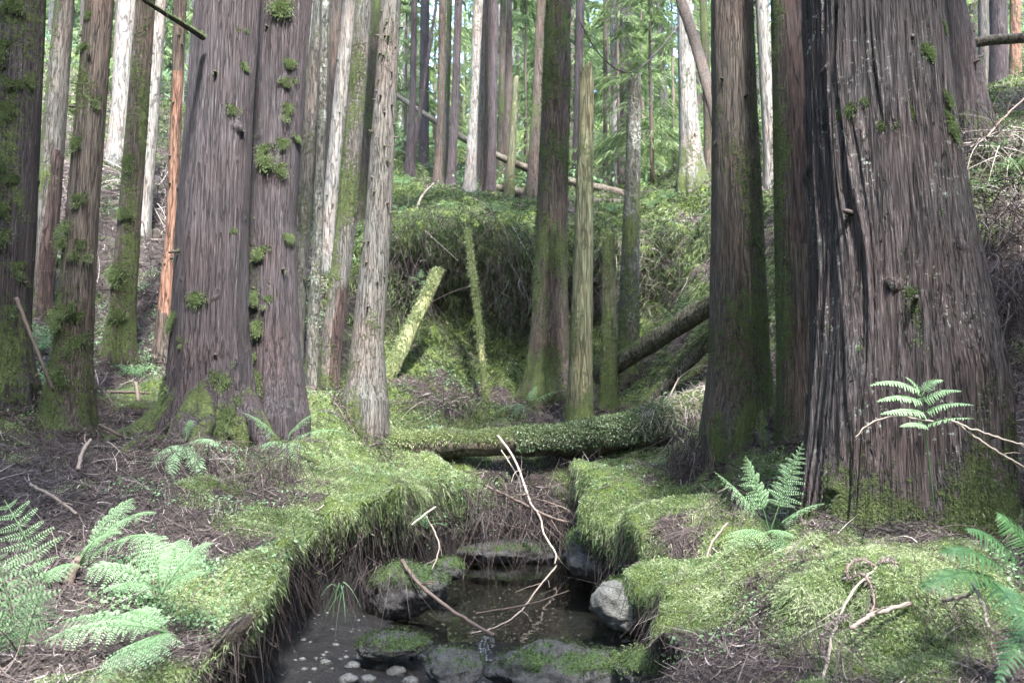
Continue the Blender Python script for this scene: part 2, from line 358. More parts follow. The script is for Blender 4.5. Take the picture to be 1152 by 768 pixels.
# ------------------------------------------------------------------ the ground: one sheet through measured points  (px, py, Y, moss)
GP = [
 (20, 760, 2.3, .1), (60, 650, 3.3, .1), (130, 700, 2.75, 0), (60, 550, 4.6, .25), (150, 600, 3.9, 0), (180, 650, 3.3, .05), (205, 590, 4.1, .15), (180, 540, 4.6, .15), (30, 490, 5.4, .1), (120, 500, 5.3, .2),
 (200, 770, 2.15, 1), (230, 705, 2.9, 1), (260, 655, 3.5, .9), (300, 612, 4.1, 1), (290, 740, 2.45, 1), (335, 650, 3.6, 1), (350, 612, 4.25, 1), (440, 602, 5.1, 1), (400, 560, 5.3, 1),
 (530, 585, 6.1, 1), (480, 562, 6.2, 1), (430, 536, 6.6, 1), (330, 540, 5.3, .6), (360, 490, 6.7, .95), (440, 490, 8.0, .8), (420, 536, 7.2, .9), (470, 540, 7.2, .9), (540, 480, 8.3, .4), (500, 525, 7.5, .8), (540, 540, 7.6, .3), (590, 535, 7.75, .2), (590, 480, 8.4, .3), (620, 580, 7.3, .1), (560, 605, 7.12, .1), (600, 602, 7.2, .1), (640, 602, 7.2, .3), (590, 560, 7.5, .1),
 (470, 460, 8.2, .6), (540, 465, 8.6, .25), (600, 470, 8.5, .3), (700, 470, 8.4, .3), (760, 470, 7.6, .4), (510, 440, 9.3, .5), (560, 440, 9.7, .6), (650, 440, 9.3, .4), (480, 400, 9.7, .8),
 (470, 330, 10.3, .8), (480, 260, 11.1, .75), (540, 330, 10.7, .85), (560, 280, 11.2, .8), (550, 235, 11.9, .8), (580, 390, 10.2, .85), (680, 330, 10.6, .75), (690, 270, 11.4, .8), (740, 400, 9.4, .6), (760, 340, 9.6, .6), (770, 290, 10.2, .5),
 (470, 225, 12.6, .7), (540, 217, 13.6, .4), (640, 232, 13.2, .5), (730, 245, 12.2, .7), (790, 240, 11.2, .4), (500, 213, 18, .6), (600, 214, 18, .5), (700, 220, 18, .5), (560, 180, 28, .6), (400, 130, 26, .6), (760, 150, 27, .6), (560, 145, 45, .5), (850, 115, 45, .5), (250, 105, 45, .5),
 (450, 172, 16, .7), (420, 150, 15.5, .6), (474, 196, 15, .7), (720, 222, 14.2, .6), (765, 192, 16, .6), (810, 168, 16, .5), (830, 200, 13.5, .5), (880, 200, 14, .4), (940, 180, 14, .4),
 (100, 430, 6.6, .15), (150, 440, 6.6, .45), (210, 430, 7.0, .3), (100, 330, 8.6, .2), (60, 380, 7.4, .2), (180, 330, 8.8, .25), (100, 250, 10.2, .2), (170, 220, 11, .2), (60, 170, 12.5, .3), (160, 170, 13, .4), (300, 200, 14, .5), (330, 300, 10.5, .4), (400, 320, 10.0, .5), (420, 250, 11.6, .7), (340, 400, 8.8, .4), (430, 200, 14, .8), (20, 100, 16, .4), (0, 300, 8.6, .2), (-80, 500, 4.6, .2), (-80, 380, 6.2, .2), (-120, 250, 8.5, .3),
 (650, 536, 7.2, 1), (660, 545, 6.5, 1), (720, 530, 7.0, .9), (740, 545, 5.9, .9), (690, 575, 5.9, .95), (760, 605, 4.9, 1), (820, 590, 4.6, .6), (780, 540, 5.8, .4), (790, 500, 6.4, .2), (810, 640, 4.0, 1), (850, 540, 5.2, .3), (870, 640, 3.7, .7), (760, 650, 4.3, 1), (870, 710, 3.15, .15), (820, 730, 3.2, .05), (800, 768, 2.95, 0),
 (960, 690, 3.0, 1), (1000, 740, 2.65, .75), (1060, 690, 2.95, .7), (900, 760, 2.75, .1), (1080, 768, 2.4, .4), (1130, 650, 3.2, .4), (1145, 560, 3.9, .4), (1140, 500, 4.4, .3), (1140, 420, 5.0, .15), (1125, 330, 5.6, .1), (1130, 250, 6.1, .2), (1120, 200, 6.5, .5), (1140, 140, 7.2, .5), (1100, 112, 10.5, .5), (1000, 140, 9.5, .5), (960, 230, 7.6, .4), (1040, 150, 7.7, .4), (1060, 120, 8.6, .4), (900, 290, 7.9, .4), (880, 440, 6.6, .3), (1000, 420, 5.6, .3), (1200, 140, 7.0, .5), (1250, 300, 5.2, .3), (1250, 500, 4.0, .3), (1300, 700, 2.6, .3), (1100, 60, 16, .5), (950, 100, 24, .5),
]
ctrl = [list(P(a, b, y)) + [m] for a, b, y, m in GP]
for k, (Y, pts) in T.items():                       # every trunk stands on the ground where the picture shows its base
    px, py, w = pts[-1]; r = w / 2 * Y / FPX
    q = P(px, py, Y - r * .8); q[1] = Y; ctrl.append(list(q) + [np.nan])
for x, y, z, m in [(-1.5, 1, .42, .8), (-3, 1, .5, .2), (-3, -2, .4, .3), (1.6, 1.2, .35, .5), (3, 1, .6, .4), (3, -2, .5, .4), (-6, 0, 1.3, .3), (6, 0, 2.0, .3), (-12, 5, 5, .4), (12, 5, 5, .4), (-14, -8, 4, .4), (14, -8, 4, .4), (0, -14, -1.5, .4),
                   (-20, 12, 10.5, .5), (-30, 30, 20, .5), (20, 12, 10.5, .5), (30, 30, 20, .5), (-10, 40, 16, .5), (20, 42, 17, .5), (0, 60, 20, .5), (-50, 60, 26, .5), (50, 60, 26, .5), (-60, 0, 22, .5), (60, 0, 22, .5), (0, -60, -6, .5), (60, -60, 8, .5), (-60, -60, 8, .5), (0, 110, 26, .5), (100, 100, 28, .5), (-100, 100, 28, .5)]:
    ctrl.append([x, y, z, m])
ctrl = np.array(ctrl)
def rbf_fit(xy, v, lam, c):
    d = np.linalg.norm(xy[:, None] - xy[None], axis=2); n = len(xy)
    A = np.zeros((n + 3, n + 3)); A[:n, :n] = -np.sqrt(d * d + c * c) + lam * np.eye(n)
    A[:n, n] = 1; A[:n, n + 1:] = xy; A[n, :n] = 1; A[n + 1:, :n] = xy.T
    return np.linalg.solve(A, np.concatenate([v, np.zeros(3)]))
def rbf_eval(xy, c0, wts, c):
    out = np.zeros(len(xy)); n = len(c0)
    for i in range(0, len(xy), 20000):
        q = xy[i:i + 20000]; d2 = ((q[:, None] - c0[None]) ** 2).sum(2)
        out[i:i + 20000] = -np.sqrt(d2 + c * c) @ wts[:n] + wts[n] + q @ wts[n + 1:]
    return out
_wz = rbf_fit(ctrl[:, :2], ctrl[:, 2], 0.06, 0.15)
_mk = ~np.isnan(ctrl[:, 3]); _wm = rbf_fit(ctrl[_mk][:, :2], ctrl[_mk][:, 3], 0.05, 0.1)

bed_px = [(300, 800), (318, 735), (345, 700), (395, 690), (440, 668), (470, 640), (520, 630), (556, 622), (600, 619), (645, 624), (664, 632), (684, 665), (745, 715), (738, 745), (752, 775)]
bed_poly = np.array([on_z(*q)[:2] for q in bed_px] + [[.55, 1.5], [.7, -3], [.8, -30], [-1.0, -30], [-1.0, -3], [-.95, 1.5]])
def poly_sd(pts, poly):
    inside = np.zeros(len(pts), bool); best = np.full(len(pts), 1e9); n = len(poly)
    for i in range(n):
        a, b = poly[i], poly[(i + 1) % n]; ab = b - a
        t = np.clip(((pts - a) @ ab) / (ab @ ab), 0, 1); best = np.minimum(best, np.linalg.norm(pts - a - t[:, None] * ab, axis=1))
        c = ((a[1] > pts[:, 1]) != (b[1] > pts[:, 1])) & (pts[:, 0] < (b[0] - a[0]) * (pts[:, 1] - a[1]) / (b[1] - a[1] + 1e-12) + a[0])
        inside ^= c
    return np.where(inside, -best, best)
bed_c = np.array([[*on_z(600, 640)[:2], -.22], [*on_z(520, 670)[:2], -.18], [*on_z(640, 690)[:2], -.16], [*on_z(560, 700)[:2], -.10], [*on_z(345, 735)[:2], .06], [*on_z(370, 710)[:2], .06], [*on_z(330, 765)[:2], .07], [*on_z(430, 745)[:2], .0],
                  [*on_z(480, 715)[:2], -.02], [*on_z(620, 745)[:2], -.03], [*on_z(545, 768)[:2], -.12], [*on_z(700, 745)[:2], 0.0], [0, 2, -.25], [0, -5, -.6], [0, -30, -2]])
def axis(knots):
    out = []
    for (a, b, s) in knots: out.append(np.arange(a, b - 1e-6, s))
    return np.concatenate(out)
gx = np.concatenate([[-300, -200, -140, -100, -75], axis([(-60, -30, 3), (-30, -12, .8), (-12, -5, .2), (-5, -2.6, .06), (-2.6, 2.6, .025), (2.6, 5, .06), (5, 12, .2), (12, 30, .8), (30, 60, 3)]), [60, 75, 100, 140, 200, 300]])
gy = np.concatenate([[-300, -200, -120, -80], axis([(-60, -10, 4), (-10, 1, .5), (1, 7.5, .025), (7.5, 13, .045), (13, 20, .12), (20, 40, .5), (40, 80, 3)]), [80, 100, 140, 200, 300]])
GX, GY = np.meshgrid(gx, gy); XY = np.stack([GX.ravel(), GY.ravel()], 1)
bank = rbf_eval(XY, ctrl[:, :2], _wz, .15)
far = np.linalg.norm(XY, axis=1); bank = np.where(far > 110, np.clip(bank, -10, 30), bank)
moss0 = np.clip(rbf_eval(XY, ctrl[_mk][:, :2], _wm, .1), 0, 1)
dist = np.clip(np.linalg.norm(XY, axis=1), 1, 40)
P3 = np.concatenate([XY, bank[:, None]], 1)
amp = np.clip(.055 + .011 * dist, 0, .30); fade = np.where(dist > 35, .8, 1)
bill = np.abs(perlin(P3 * 2.6)) * 1.3 - .35; bill2 = np.abs(perlin(P3 * 7.0 + 9)) - .28
def cliff_w(x, y): return np.exp(-((y - 10.8) / 1.3) ** 2) * np.exp(-((x - .3) / 2.6) ** 2)
cw = cliff_w(XY[:, 0], XY[:, 1])
disp = amp * (fbm(P3 * .9, 4) * 1.3 + bill * .7) + .03 * bill2 * sstep(20, 8, dist) + .075 * (np.abs(perlin(P3 * 4.3 + 21)) - .27) * sstep(14, 7, dist) + .012 * fbm(P3 * 14, 2) + cw * (.30 * fbm(P3 * np.array([2.2, 2.2, 2.2]) + 3, 3))
disp *= np.where(moss0 > .6, .85, 1.0)
for a_, b_, y_, r_, h_ in [(655, 548, 6.6, .36, .20), (705, 580, 5.9, .30, .17), (765, 612, 4.85, .36, .20), (835, 628, 4.4, .22, .10), (690, 530, 7.0, .3, .12), (515, 592, 6.2, .42, .17), (445, 600, 5.25, .32, .14), (395, 606, 4.7, .28, .12), (500, 548, 7.1, .3, .14), (455, 540, 7.0, .3, .1), (960, 690, 2.95, .30, .06), (985, 655, 3.2, .42, .16), (900, 650, 3.5, .25, .1)]:
    c_ = P(a_, b_, y_); q_ = np.hypot(XY[:, 0] - c_[0] + .08 * perlin(P3 * 3), XY[:, 1] - c_[1] + .08 * perlin(P3 * 3 + 7)) / r_
    disp += h_ * np.sqrt(np.clip(1 - q_ ** 2, 0, 1))
_rp = np.array([P(*q)[:2] for q in [(215, 775, 2.15), (258, 700, 2.8), (300, 640, 3.5), (350, 605, 4.3), (420, 582, 5.1)]]); _rd = np.full(len(XY), 9.0)
for a_, b_ in zip(_rp[:-1], _rp[1:]):
    ab_ = b_ - a_; t_ = np.clip(((XY - a_) @ ab_) / (ab_ @ ab_), 0, 1); _rd = np.minimum(_rd, np.linalg.norm(XY - a_ - t_[:, None] * ab_, axis=1))
disp += .15 * np.sqrt(np.clip(1 - ((_rd + .05 * perlin(P3 * 4)) / .24) ** 2, 0, 1))
sd = np.full(len(XY), 9.0); nearm = (np.abs(XY[:, 0]) < 3) & (XY[:, 1] > -35) & (XY[:, 1] < 12)
sd[nearm] = poly_sd(XY[nearm], bed_poly)
sdn = sd + .13 * perlin(np.stack([XY[:, 0] * 3.5, XY[:, 1] * 3.5, 0 * XY[:, 0] + 5], 1)) + .03 * perlin(np.stack([XY[:, 0] * 9, XY[:, 1] * 9, 0 * XY[:, 0] + 5], 1))
d2 = ((XY[:, None] - bed_c[None, :, :2]) ** 2).sum(2); wgt = 1 / (d2 + .01) ** 1.5
bed = (wgt * bed_c[None, :, 2]).sum(1) / wgt.sum(1) + .018 * fbm(P3 * np.array([6, 6, 0]), 3) + .008 * perlin(P3 * np.array([22, 22, 0]))
prof = sstep(-.02, .17, sdn)
Z = bed + (bank + disp - bed) * prof
XYw = XY.copy()
sg = sd.reshape(GX.shape); gyy, gxx = np.gradient(sg, gy, gx)
gn = np.stack([gxx.ravel(), gyy.ravel()], 1); gn = gn / np.maximum(np.linalg.norm(gn, axis=1, keepdims=True), 1e-6)
lip = np.clip(prof, 0, 1) ** 1.5 * sstep(.60, .14, sdn) * (sd < 2)
XYw -= gn * (.24 * lip)[:, None] * (1 + .8 * perlin(np.stack([XY[:, 0] * 2.2, XY[:, 1] * 2.2, 0 * XY[:, 0]], 1)))[:, None]
GV = np.concatenate([XYw, Z[:, None]], 1)
# sideways relief on the steep mossy wall behind the log
hf = (GV[:, 2] - 1.4) / 2.6
GV[:, 1] += cw * (.85 * np.exp(-((hf - .36) / .24) ** 2) - .50 * np.exp(-((hf - .82) / .2) ** 2)) * (.6 + .9 * np.clip(perlin(GV * np.array([1.1, 0, .4]) + 5) + .4, 0, 1))
for ax_, s in ((0, 31.0), (1, 47.0), (2, 63.0)): GV[:, ax_] += cw * (.42 * fbm(GV * 1.7 + s, 3) + .15 * perlin(GV * 4.5 + s))
GF = grid_faces(len(gy), len(gx))
NYX = GX.shape
def grid_normals(V):
    A = V.reshape(NYX[0], NYX[1], 3); du = np.gradient(A, axis=1); dv = np.gradient(A, axis=0)
    return unit(np.cross(du, dv)).reshape(-1, 3)
GN = grid_normals(GV)
mn = fbm(GV * 1.7 + 40, 3) * 1.1 + fbm(GV * 6 + 3, 2) * .5
moss = np.clip(sstep(.30, .70, moss0 + mn * .75), 0, 1)
mud = sstep(.88, .55, prof) * (sd < 1)
moss *= (1 - mud)
def height(x, y):
    """ground height under a point (nearest-cell bilinear on the unwarped grid)"""
    i = np.clip(np.searchsorted(gx, x) - 1, 0, len(gx) - 2); j = np.clip(np.searchsorted(gy, y) - 1, 0, len(gy) - 2)
    fx = (x - gx[i]) / (gx[i + 1] - gx[i]); fy = (y - gy[j]) / (gy[j + 1] - gy[j]); A = Z.reshape(NYX)
    return A[j, i] * (1 - fx) * (1 - fy) + A[j, i + 1] * fx * (1 - fy) + A[j + 1, i] * (1 - fx) * fy + A[j + 1, i + 1] * fx * fy
def ray_ground(px, py):
    a = P(px, py, 1.0) - CAM; s = np.linspace(1.3, 40, 4000); q = CAM + a * s[:, None]
    h = height(q[:, 0], q[:, 1]); k = np.argmax(q[:, 2] < h); return q[k]

m, nt, b = new_mat('forest_floor')
tc = N_(nt, 'ShaderNodeTexCoord'); oc = tc.outputs['Object']
n1 = noise(nt, oc, 9, 6, .7); n2 = noise(nt, oc, 60, 4, .7); n3 = noise(nt, oc, 1.6, 4)
lit = ramp(nt, n2, [(.3, (.016, .012, .011)), (.5, (.045, .034, .031)), (.75, (.11, .088, .08))])
lit = mixc(nt, n1, lit, (.035, .027, .024))
mo = ramp(nt, math_(nt, 'ADD', math_(nt, 'MULTIPLY', n2, .5), math_(nt, 'MULTIPLY', n1, .5)), [(.3, (.022, .035, .006)), (.5, (.07, .10, .018)), (.7, (.17, .21, .05))])
mudc = ramp(nt, n1, [(.3, (.008, .0075, .008)), (.6, (.022, .02, .02)), (.8, (.045, .04, .039))])
ma = attr(nt, 'moss'); c = mixc(nt, math_(nt, 'ADD', ma, math_(nt, 'MULTIPLY', math_(nt, 'SUBTRACT', n2, .5), .6), True), lit, mo)
mu = attr(nt, 'mud'); c = mixc(nt, mu, c, mudc); nt.links.new(c, b.inputs['Base Color'])
nt.links.new(math_(nt, 'SUBTRACT', .95, math_(nt, 'MULTIPLY', mu, .45)), b.inputs['Roughness'])
bump(nt, b, math_(nt, 'ADD', n2, n1), .8, .03)
M['ground'] = m
ground = mesh_obj('ground', GV, GF, M['ground'], attrs={'moss': moss, 'mud': mud}); ground['kind'] = 'structure'

# ------------------------------------------------------------------ water
m, nt, b = new_mat('pool_water')
tr = N_(nt, 'ShaderNodeBsdfTransparent'); tr.inputs[0].default_value = (.66, .68, .60, 1)
gl = N_(nt, 'ShaderNodeBsdfGlossy'); gl.inputs['Roughness'].default_value = .015
fr = N_(nt, 'ShaderNodeFresnel'); fr.inputs['IOR'].default_value = 1.33
mx = N_(nt, 'ShaderNodeMixShader'); nt.links.new(fr.outputs[0], mx.inputs[0]); nt.links.new(tr.outputs[0], mx.inputs[1]); nt.links.new(gl.outputs[0], mx.inputs[2])
tcw = N_(nt, 'ShaderNodeTexCoord'); wnz = noise(nt, tcw.outputs['Object'], 9, 2)
bp = N_(nt, 'ShaderNodeBump'); bp.inputs['Strength'].default_value = .06; bp.inputs['Distance'].default_value = .02
nt.links.new(wnz, bp.inputs['Height']); nt.links.new(bp.outputs[0], gl.inputs['Normal']); nt.links.new(bp.outputs[0], fr.inputs['Normal'])
nt.links.new(mx.outputs[0], nt.nodes['Material Output'].inputs['Surface']); M['water'] = m
wx = np.linspace(-1.3, 1.5, 60); wy = np.linspace(on_z(560, 722)[1], on_z(600, 600)[1], 60)
WX, WY = np.meshgrid(wx, wy)
WZ = 0 * WX + .002 * perlin(np.stack([WX.ravel() * 4, WY.ravel() * 4, 0 * WX.ravel()], 1)).reshape(WX.shape)
o = mesh_obj('water', np.stack([WX, WY, WZ], -1).reshape(-1, 3), grid_faces(60, 60), M['water']); o['kind'] = 'structure'
wx = np.linspace(-1.2, 1.0, 20); wy = np.linspace(-30, on_z(560, 735)[1], 40); WX, WY = np.meshgrid(wx, wy)
WZ = -.075 - .02 * np.clip(2 - WY, 0, 99)
o = mesh_obj('stream_water', np.stack([WX, WY, WZ], -1).reshape(-1, 3), grid_faces(40, 20), M['water']); o['kind'] = 'structure'
# ------------------------------------------------------------------ sunlit spots: the canopy has a gap toward the sun over each of these
GAPS = []
def gap(px, py, Y, r): GAPS.append((P(px, py, Y), r))
for q in [(144, 10, 12.5, .45), (140, 70, 12.5, .45), (136, 130, 12.5, .45), (180, 10, 10.2, .35), (174, 90, 10.2, .35), (166, 180, 10.2, .35), (160, 250, 10.2, .4), (175, 215, 10.8, .6),
          (394, 20, 10.4, .35), (384, 100, 10.4, .35), (374, 190, 10.4, .35), (404, 45, 7.8, .18), (434, 110, 7.5, .16), (420, 200, 7.5, .12), (858, 20, 10, .35), (864, 100, 10, .35), (868, 170, 10, .35),
          (750, 470, 7.7, .42), (780, 460, 7.6, .32), (660, 520, 6.9, .42), (690, 535, 6.3, .3), (960, 670, 3.05, .16), (975, 690, 2.95, .14), (1040, 30, 3.7, .16), (1040, 110, 3.7, .13),
          (230, 680, 3.0, .35), (250, 740, 2.45, .3), (190, 760, 2.2, .25), (300, 600, 4.1, .35), (400, 470, 7.1, .4), (350, 470, 6.6, .15), (440, 590, 5.1, .3), (770, 580, 5.0, .3), (1035, 450, 3.2, .22), (870, 540, 4.6, .25), (130, 590, 3.6, .25),
          (500, 240, 11.6, .5), (460, 260, 11.2, .45), (1120, 190, 6.6, .5), (1150, 150, 7.0, .5), (660, 90, 8.0, .22), (775, 150, 12.5, .3), (740, 250, 12.2, .5), (700, 100, 14, .8)]:
    gap(*q)
for q in [(460, 380, 9.15, .2), (440, 420, 9.0, .2), (485, 325, 9.5, .2), (538, 380, 9.4, .16), (546, 450, 9.25, .16), (528, 280, 9.7, .16), (657, 180, 8, .22), (655, 280, 8, .22), (653, 400, 8, .25), (868, 570, 3.8, .25), (850, 530, 3.8, .2), (150, 300, 9.4, .9), (100, 210, 11, 1.2), (345, 300, 9.9, .7), (400, 280, 10.8, .4), (745, 285, 10.3, .8), (700, 330, 10.4, .5), (1125, 210, 6.3, .6), (790, 235, 11.3, .7), (560, 240, 11.5, .6), (30, 610, 2.9, .3), (425, 240, 7.5, .2), (418, 320, 7.5, .2), (320, 482, 5.5, .3), (208, 525, 5.1, .3), (192, 200, 7.7, .2), (188, 300, 7.7, .2), (980, 300, 3.5, .14), (930, 480, 3.5, .12)]: gap(*q)
GAPP = np.array([g[0] for g in GAPS]); GAPR = np.array([g[1] for g in GAPS])
def keep_out_of_sun(Pts, extra=0.0):
    ok = np.ones(len(Pts), bool)
    for g, r in zip(GAPP, GAPR):
        d = Pts - g; t = d @ SUN_DIR; q = np.linalg.norm(d - t[:, None] * SUN_DIR, axis=1)
        ok &= ~((q < r + extra) & (t > .5))
    return ok

# ------------------------------------------------------------------ trees
STATE = {}
def trunk_profile(key):
    Y, pts = T[key]
    C = np.array([P(a, b, Y) for a, b, w in pts]); R = np.array([w / 2 * Y / FPX for a, b, w in pts])
    o = np.argsort(C[:, 2]); return C[o], R[o], Y
def at_z(C, R, z, ztop):
    z = np.asarray(z, float); zs = C[:, 2]
    x = np.interp(z, zs, C[:, 0]); y = np.interp(z, zs, C[:, 1]); r = np.interp(z, zs, R)
    up = z > zs[-1]; k = max(0, len(zs) - 3)
    sx = (C[-1, 0] - C[k, 0]) / (zs[-1] - zs[k]); sx = np.clip(sx, -.12, .12)
    x = np.where(up, C[-1, 0] + sx * (z - zs[-1]), x)
    if ztop > zs[-1] + .2: r = np.where(up, R[-1] * (1 - .85 * (z - zs[-1]) / (ztop - zs[-1])), r)
    return x, y, r
def crown_geo(g, ax, z0, z1, rad, nb, nl, bl, bw, seed, droop=.5, cut=True, loc=None):
    """drooping boughs round the trunk axis, each set with feathery sprays"""
    rg = np.random.default_rng(seed)
    z = z0 + (z1 - z0) * rg.random(nb) ** 1.15; az = rg.random(nb) * 2 * np.pi
    ln = rad * (1.05 - .85 * (z - z0) / (z1 - z0)) * (.65 + .5 * rg.random(nb))
    dirs = np.stack([np.cos(az), np.sin(az), 0 * az], 1); sides = np.stack([-np.sin(az), np.cos(az), 0 * az], 1)
    cx, cy = ax(z)
    b0 = np.stack([cx, cy, z], 1)
    dr = droop * (.6 + .8 * rg.random(nb))
    s = rg.random((nb, nl)) ** .7 * .92 + .08
    off = (rg.random((nb, nl)) - .5)
    B = b0[:, None] + dirs[:, None] * (ln[:, None] * s)[..., None] + np.array([0, 0, 1.]) * (ln[:, None] * (.25 * s - dr[:, None] * s * s))[..., None]
    wd = (ln[:, None] * .45 * (1 - .6 * s)) * off
    B = B + sides[:, None] * wd[..., None]
    D = dirs[:, None] * .75 + sides[:, None] * (np.sign(off) * (.2 + .8 * rg.random((nb, nl))))[..., None] + np.array([0, 0, -1.]) * (.25 + .7 * rg.random((nb, nl)))[..., None]
    B = B.reshape(-1, 3); D = D.reshape(-1, 3)
    tb = (rg.random(nb)[:, None] * .5 + rg.random((nb, nl)) * .5).reshape(-1)
    if cut:
        ok = keep_out_of_sun(B, bl * .45); B, D, tb = B[ok], D[ok], tb[ok]
    n = len(B)
    if n: diamonds(g, B, D, bl * (.6 + .8 * rg.random(n)), bw * (.7 + .6 * rg.random(n)), tb, up=unit(rg.normal(size=(n, 3)) + np.array([0, 0, 1.2])), droop=.15)
    ok = keep_out_of_sun(b0 + dirs * ln[:, None] * .5, .1) if cut else np.ones(nb, bool)
    mid = np.array([0, 0, 1.]) * (ln * .25)[:, None]
    ribbons(g, b0[ok], (dirs * ln[:, None] + mid)[ok], ln[ok], .02 + .012 * ln[ok], .02, side=sides[ok], curve=(np.array([0, 0, -1.]) * dr[:, None])[ok] * 1.0, k=3)

def clump_geo(g, c, nrm, size, nbl, seed, tall=1.0, flat=.22, hang=.35):
    """a cushion of moss: many little blades over a dome, hanging a little"""
    rg = np.random.default_rng(seed); nrm = unit(nrm)
    a = unit(np.cross(nrm, [0.1, .2, 1])); b2 = np.cross(nrm, a)
    if abs(b2[2]) < abs(a[2]): a, b2 = b2, a
    lob = rg.normal(size=(6, 2)) * np.array([.38, .42 * tall]); lr = .45 + .4 * rg.random(6)
    k = rg.integers(0, 6, nbl); uv = rg.normal(size=(nbl, 2)) * .40 * lr[k][:, None] * (1 + .8 * rg.random((nbl, 1)) ** 4) + lob[k]
    rr = np.linalg.norm(uv, axis=1); h = np.clip(1 - rr ** 2 * .6, 0, 1) * flat
    B = c + size * (a * uv[:, :1] + b2 * uv[:, 1:] * 1.0 + nrm * (h * rg.random(nbl) ** .5)[:, None])
    D = nrm * .8 + a * uv[:, :1] * .8 + b2 * uv[:, 1:] * .5 + rg.normal(size=(nbl, 3)) * .45 + np.array([0, 0, -hang])
    diamonds(g, B, D, size * (.09 + .12 * rg.random(nbl)) + .005, size * .035 + .002, np.clip(.25 + .45 * rg.random(nbl) + .25 * h, 0, 1), up=unit(rg.normal(size=(nbl, 3))), droop=.3)

def tree(key, name, label, mat, cat='tree', group=None, amp=.035, cell=.045, kz=1.5, lobes=.10, flare=.25, fh=.25, moss=.0, mossbase=.0, mside=None, msamt=.5, ns=96, nz=150, ztop=None,
         snag=False, crown=True, stubs=0, clumps=(), seed=0, swirl=0.0, crown_at=None, rad=1.9, strip=None, mats=None, mossh=.4, fuzz=None, roots=0):
    C, R, Y = trunk_profile(key); zb = C[0, 2]; zt0 = C[-1, 2]
    ztop = (zt0 if snag else (ztop or max(13.0, zb + 11.5)))
    bx, by, _ = at_z(C, R, zb, ztop); base = np.array([float(bx), float(by), zb])
    root = thing(name, label, cat, base, group)
    rg = np.random.default_rng(seed + 100)
    zl = np.concatenate([np.linspace(zb - .45, zt0 + (.0 if snag else .25), nz), [] if snag else np.linspace(zt0 + .4, ztop, max(10, nz // 7))])
    x, y, r = at_z(C, R, np.maximum(zl, zb), ztop)
    th = np.linspace(0, 2 * np.pi, ns, endpoint=False); ct, st = np.cos(th), np.sin(th)
    rm = float(np.median(R)); hb = np.clip(zl - zb, 0, None)
    fl = np.exp(-hb / fh)
    low = np.stack([np.broadcast_to(ct * 1.3, (len(zl), ns)), np.broadcast_to(st * 1.3, (len(zl), ns)), np.broadcast_to((zl * .35)[:, None], (len(zl), ns))], -1) + seed * 3.7
    lb = perlin(low)
    fine = np.stack([np.broadcast_to(ct * 2.6, (len(zl), ns)), np.broadcast_to(st * 2.6, (len(zl), ns)), np.broadcast_to((zl * .5)[:, None], (len(zl), ns))], -1) + seed * 1.9
    butt = perlin(fine)
    rr = r[:, None] * (1 + flare * fl[:, None] + lobes * lb * (.45 + 1.6 * fl[:, None]) + lobes * 1.2 * butt * (.15 + (2.1 if lobes >= .1 else 1.5) * fl[:, None]))
    k = rm / cell
    tw = swirl * perlin(np.stack([0 * zl, 0 * zl, zl * 1.3], 1) + seed)[:, None] + swirl * .7 * perlin(low * 1.7 + 5)
    cth, sth = np.cos(th[None] + tw), np.sin(th[None] + tw)
    bp = np.stack([cth * k, sth * k, np.broadcast_to((zl * kz)[:, None], (len(zl), ns))], -1) + seed * 5.1
    bp = bp + .9 * np.stack([perlin(bp * np.array([.35, .35, .8]) + 3), perlin(bp * np.array([.35, .35, .8]) + 31), 0 * bp[..., 0]], -1)
    n1 = perlin(bp); n2 = perlin(bp * np.array([2.3, 2.3, 1.6]) + 9)
    ridge = (1 - 2 * np.abs(n1)) * .7 + (1 - 2 * np.abs(n2)) * .35
    rr = rr + rm * amp * ridge * 1.6 * np.clip(.55 + 1.1 * perlin(bp * np.array([.3, .3, .5]) + 50), .15, 1.5)
    kn = perlin(np.stack([ct[None] * rm * 7 + 0 * zl[:, None], st[None] * rm * 7 + 0 * zl[:, None], (zl * 7)[:, None] + 0 * ct[None]], -1) + seed * 2.2)
    rr = rr + rm * .35 * np.clip(kn - .62, 0, 1)
    if strip:                                            # a long torn strip of bark
        for (a0, zc, zh, dp) in strip:
            da = (th - a0 + np.pi) % (2 * np.pi) - np.pi
            rr -= dp * np.exp(-(da / .06) ** 2)[None] * sstep(zh, zh * .6, np.abs(zl - zc))[:, None]
    Vx = x[:, None] + rr * ct; Vy = y[:, None] + rr * st
    Vz = np.broadcast_to(zl[:, None], rr.shape).copy()
    if snag:
        cutn = perlin(np.stack([ct * 2.2, st * 2.2, 0 * ct + seed], 1)) * .10 + .05 * ct + .10 * np.clip(perlin(np.stack([ct * 5.5, st * 5.5, 0 * ct + seed], 1)), 0, 1)
        top = zt0 + cutn - .02; Vz = np.minimum(Vz, top[None]) if True else Vz
    V = np.stack([Vx, Vy, Vz], -1)
    pm = fbm(V * np.array([3.0, 3.0, 1.6]) + seed * 7.3, 3)
    ma = moss + pm * 1.1 * (.25 + moss + .5 * mossbase * np.exp(-hb / (mossh * 1.6))[:, None]) + mossbase * np.exp(-hb / mossh)[:, None]
    if mside is not None: ma = ma + msamt * np.cos(th[None] - mside + .5 * lb)
    F = [grid_faces(len(zl), ns, True)]; V = V.reshape(-1, 3); ma = ma.reshape(-1)
    V = np.concatenate([V, [[x[-1], y[-1], (Vz[-1].mean() - .03) if snag else zl[-1] + .05]]]); ma = np.append(ma, 0)
    j = np.arange(ns); o0 = (len(zl) - 1) * ns
    F.append(np.stack([np.full(ns, len(V) - 1), o0 + (j + 1) % ns, o0 + j], 1)[:, ::-1])
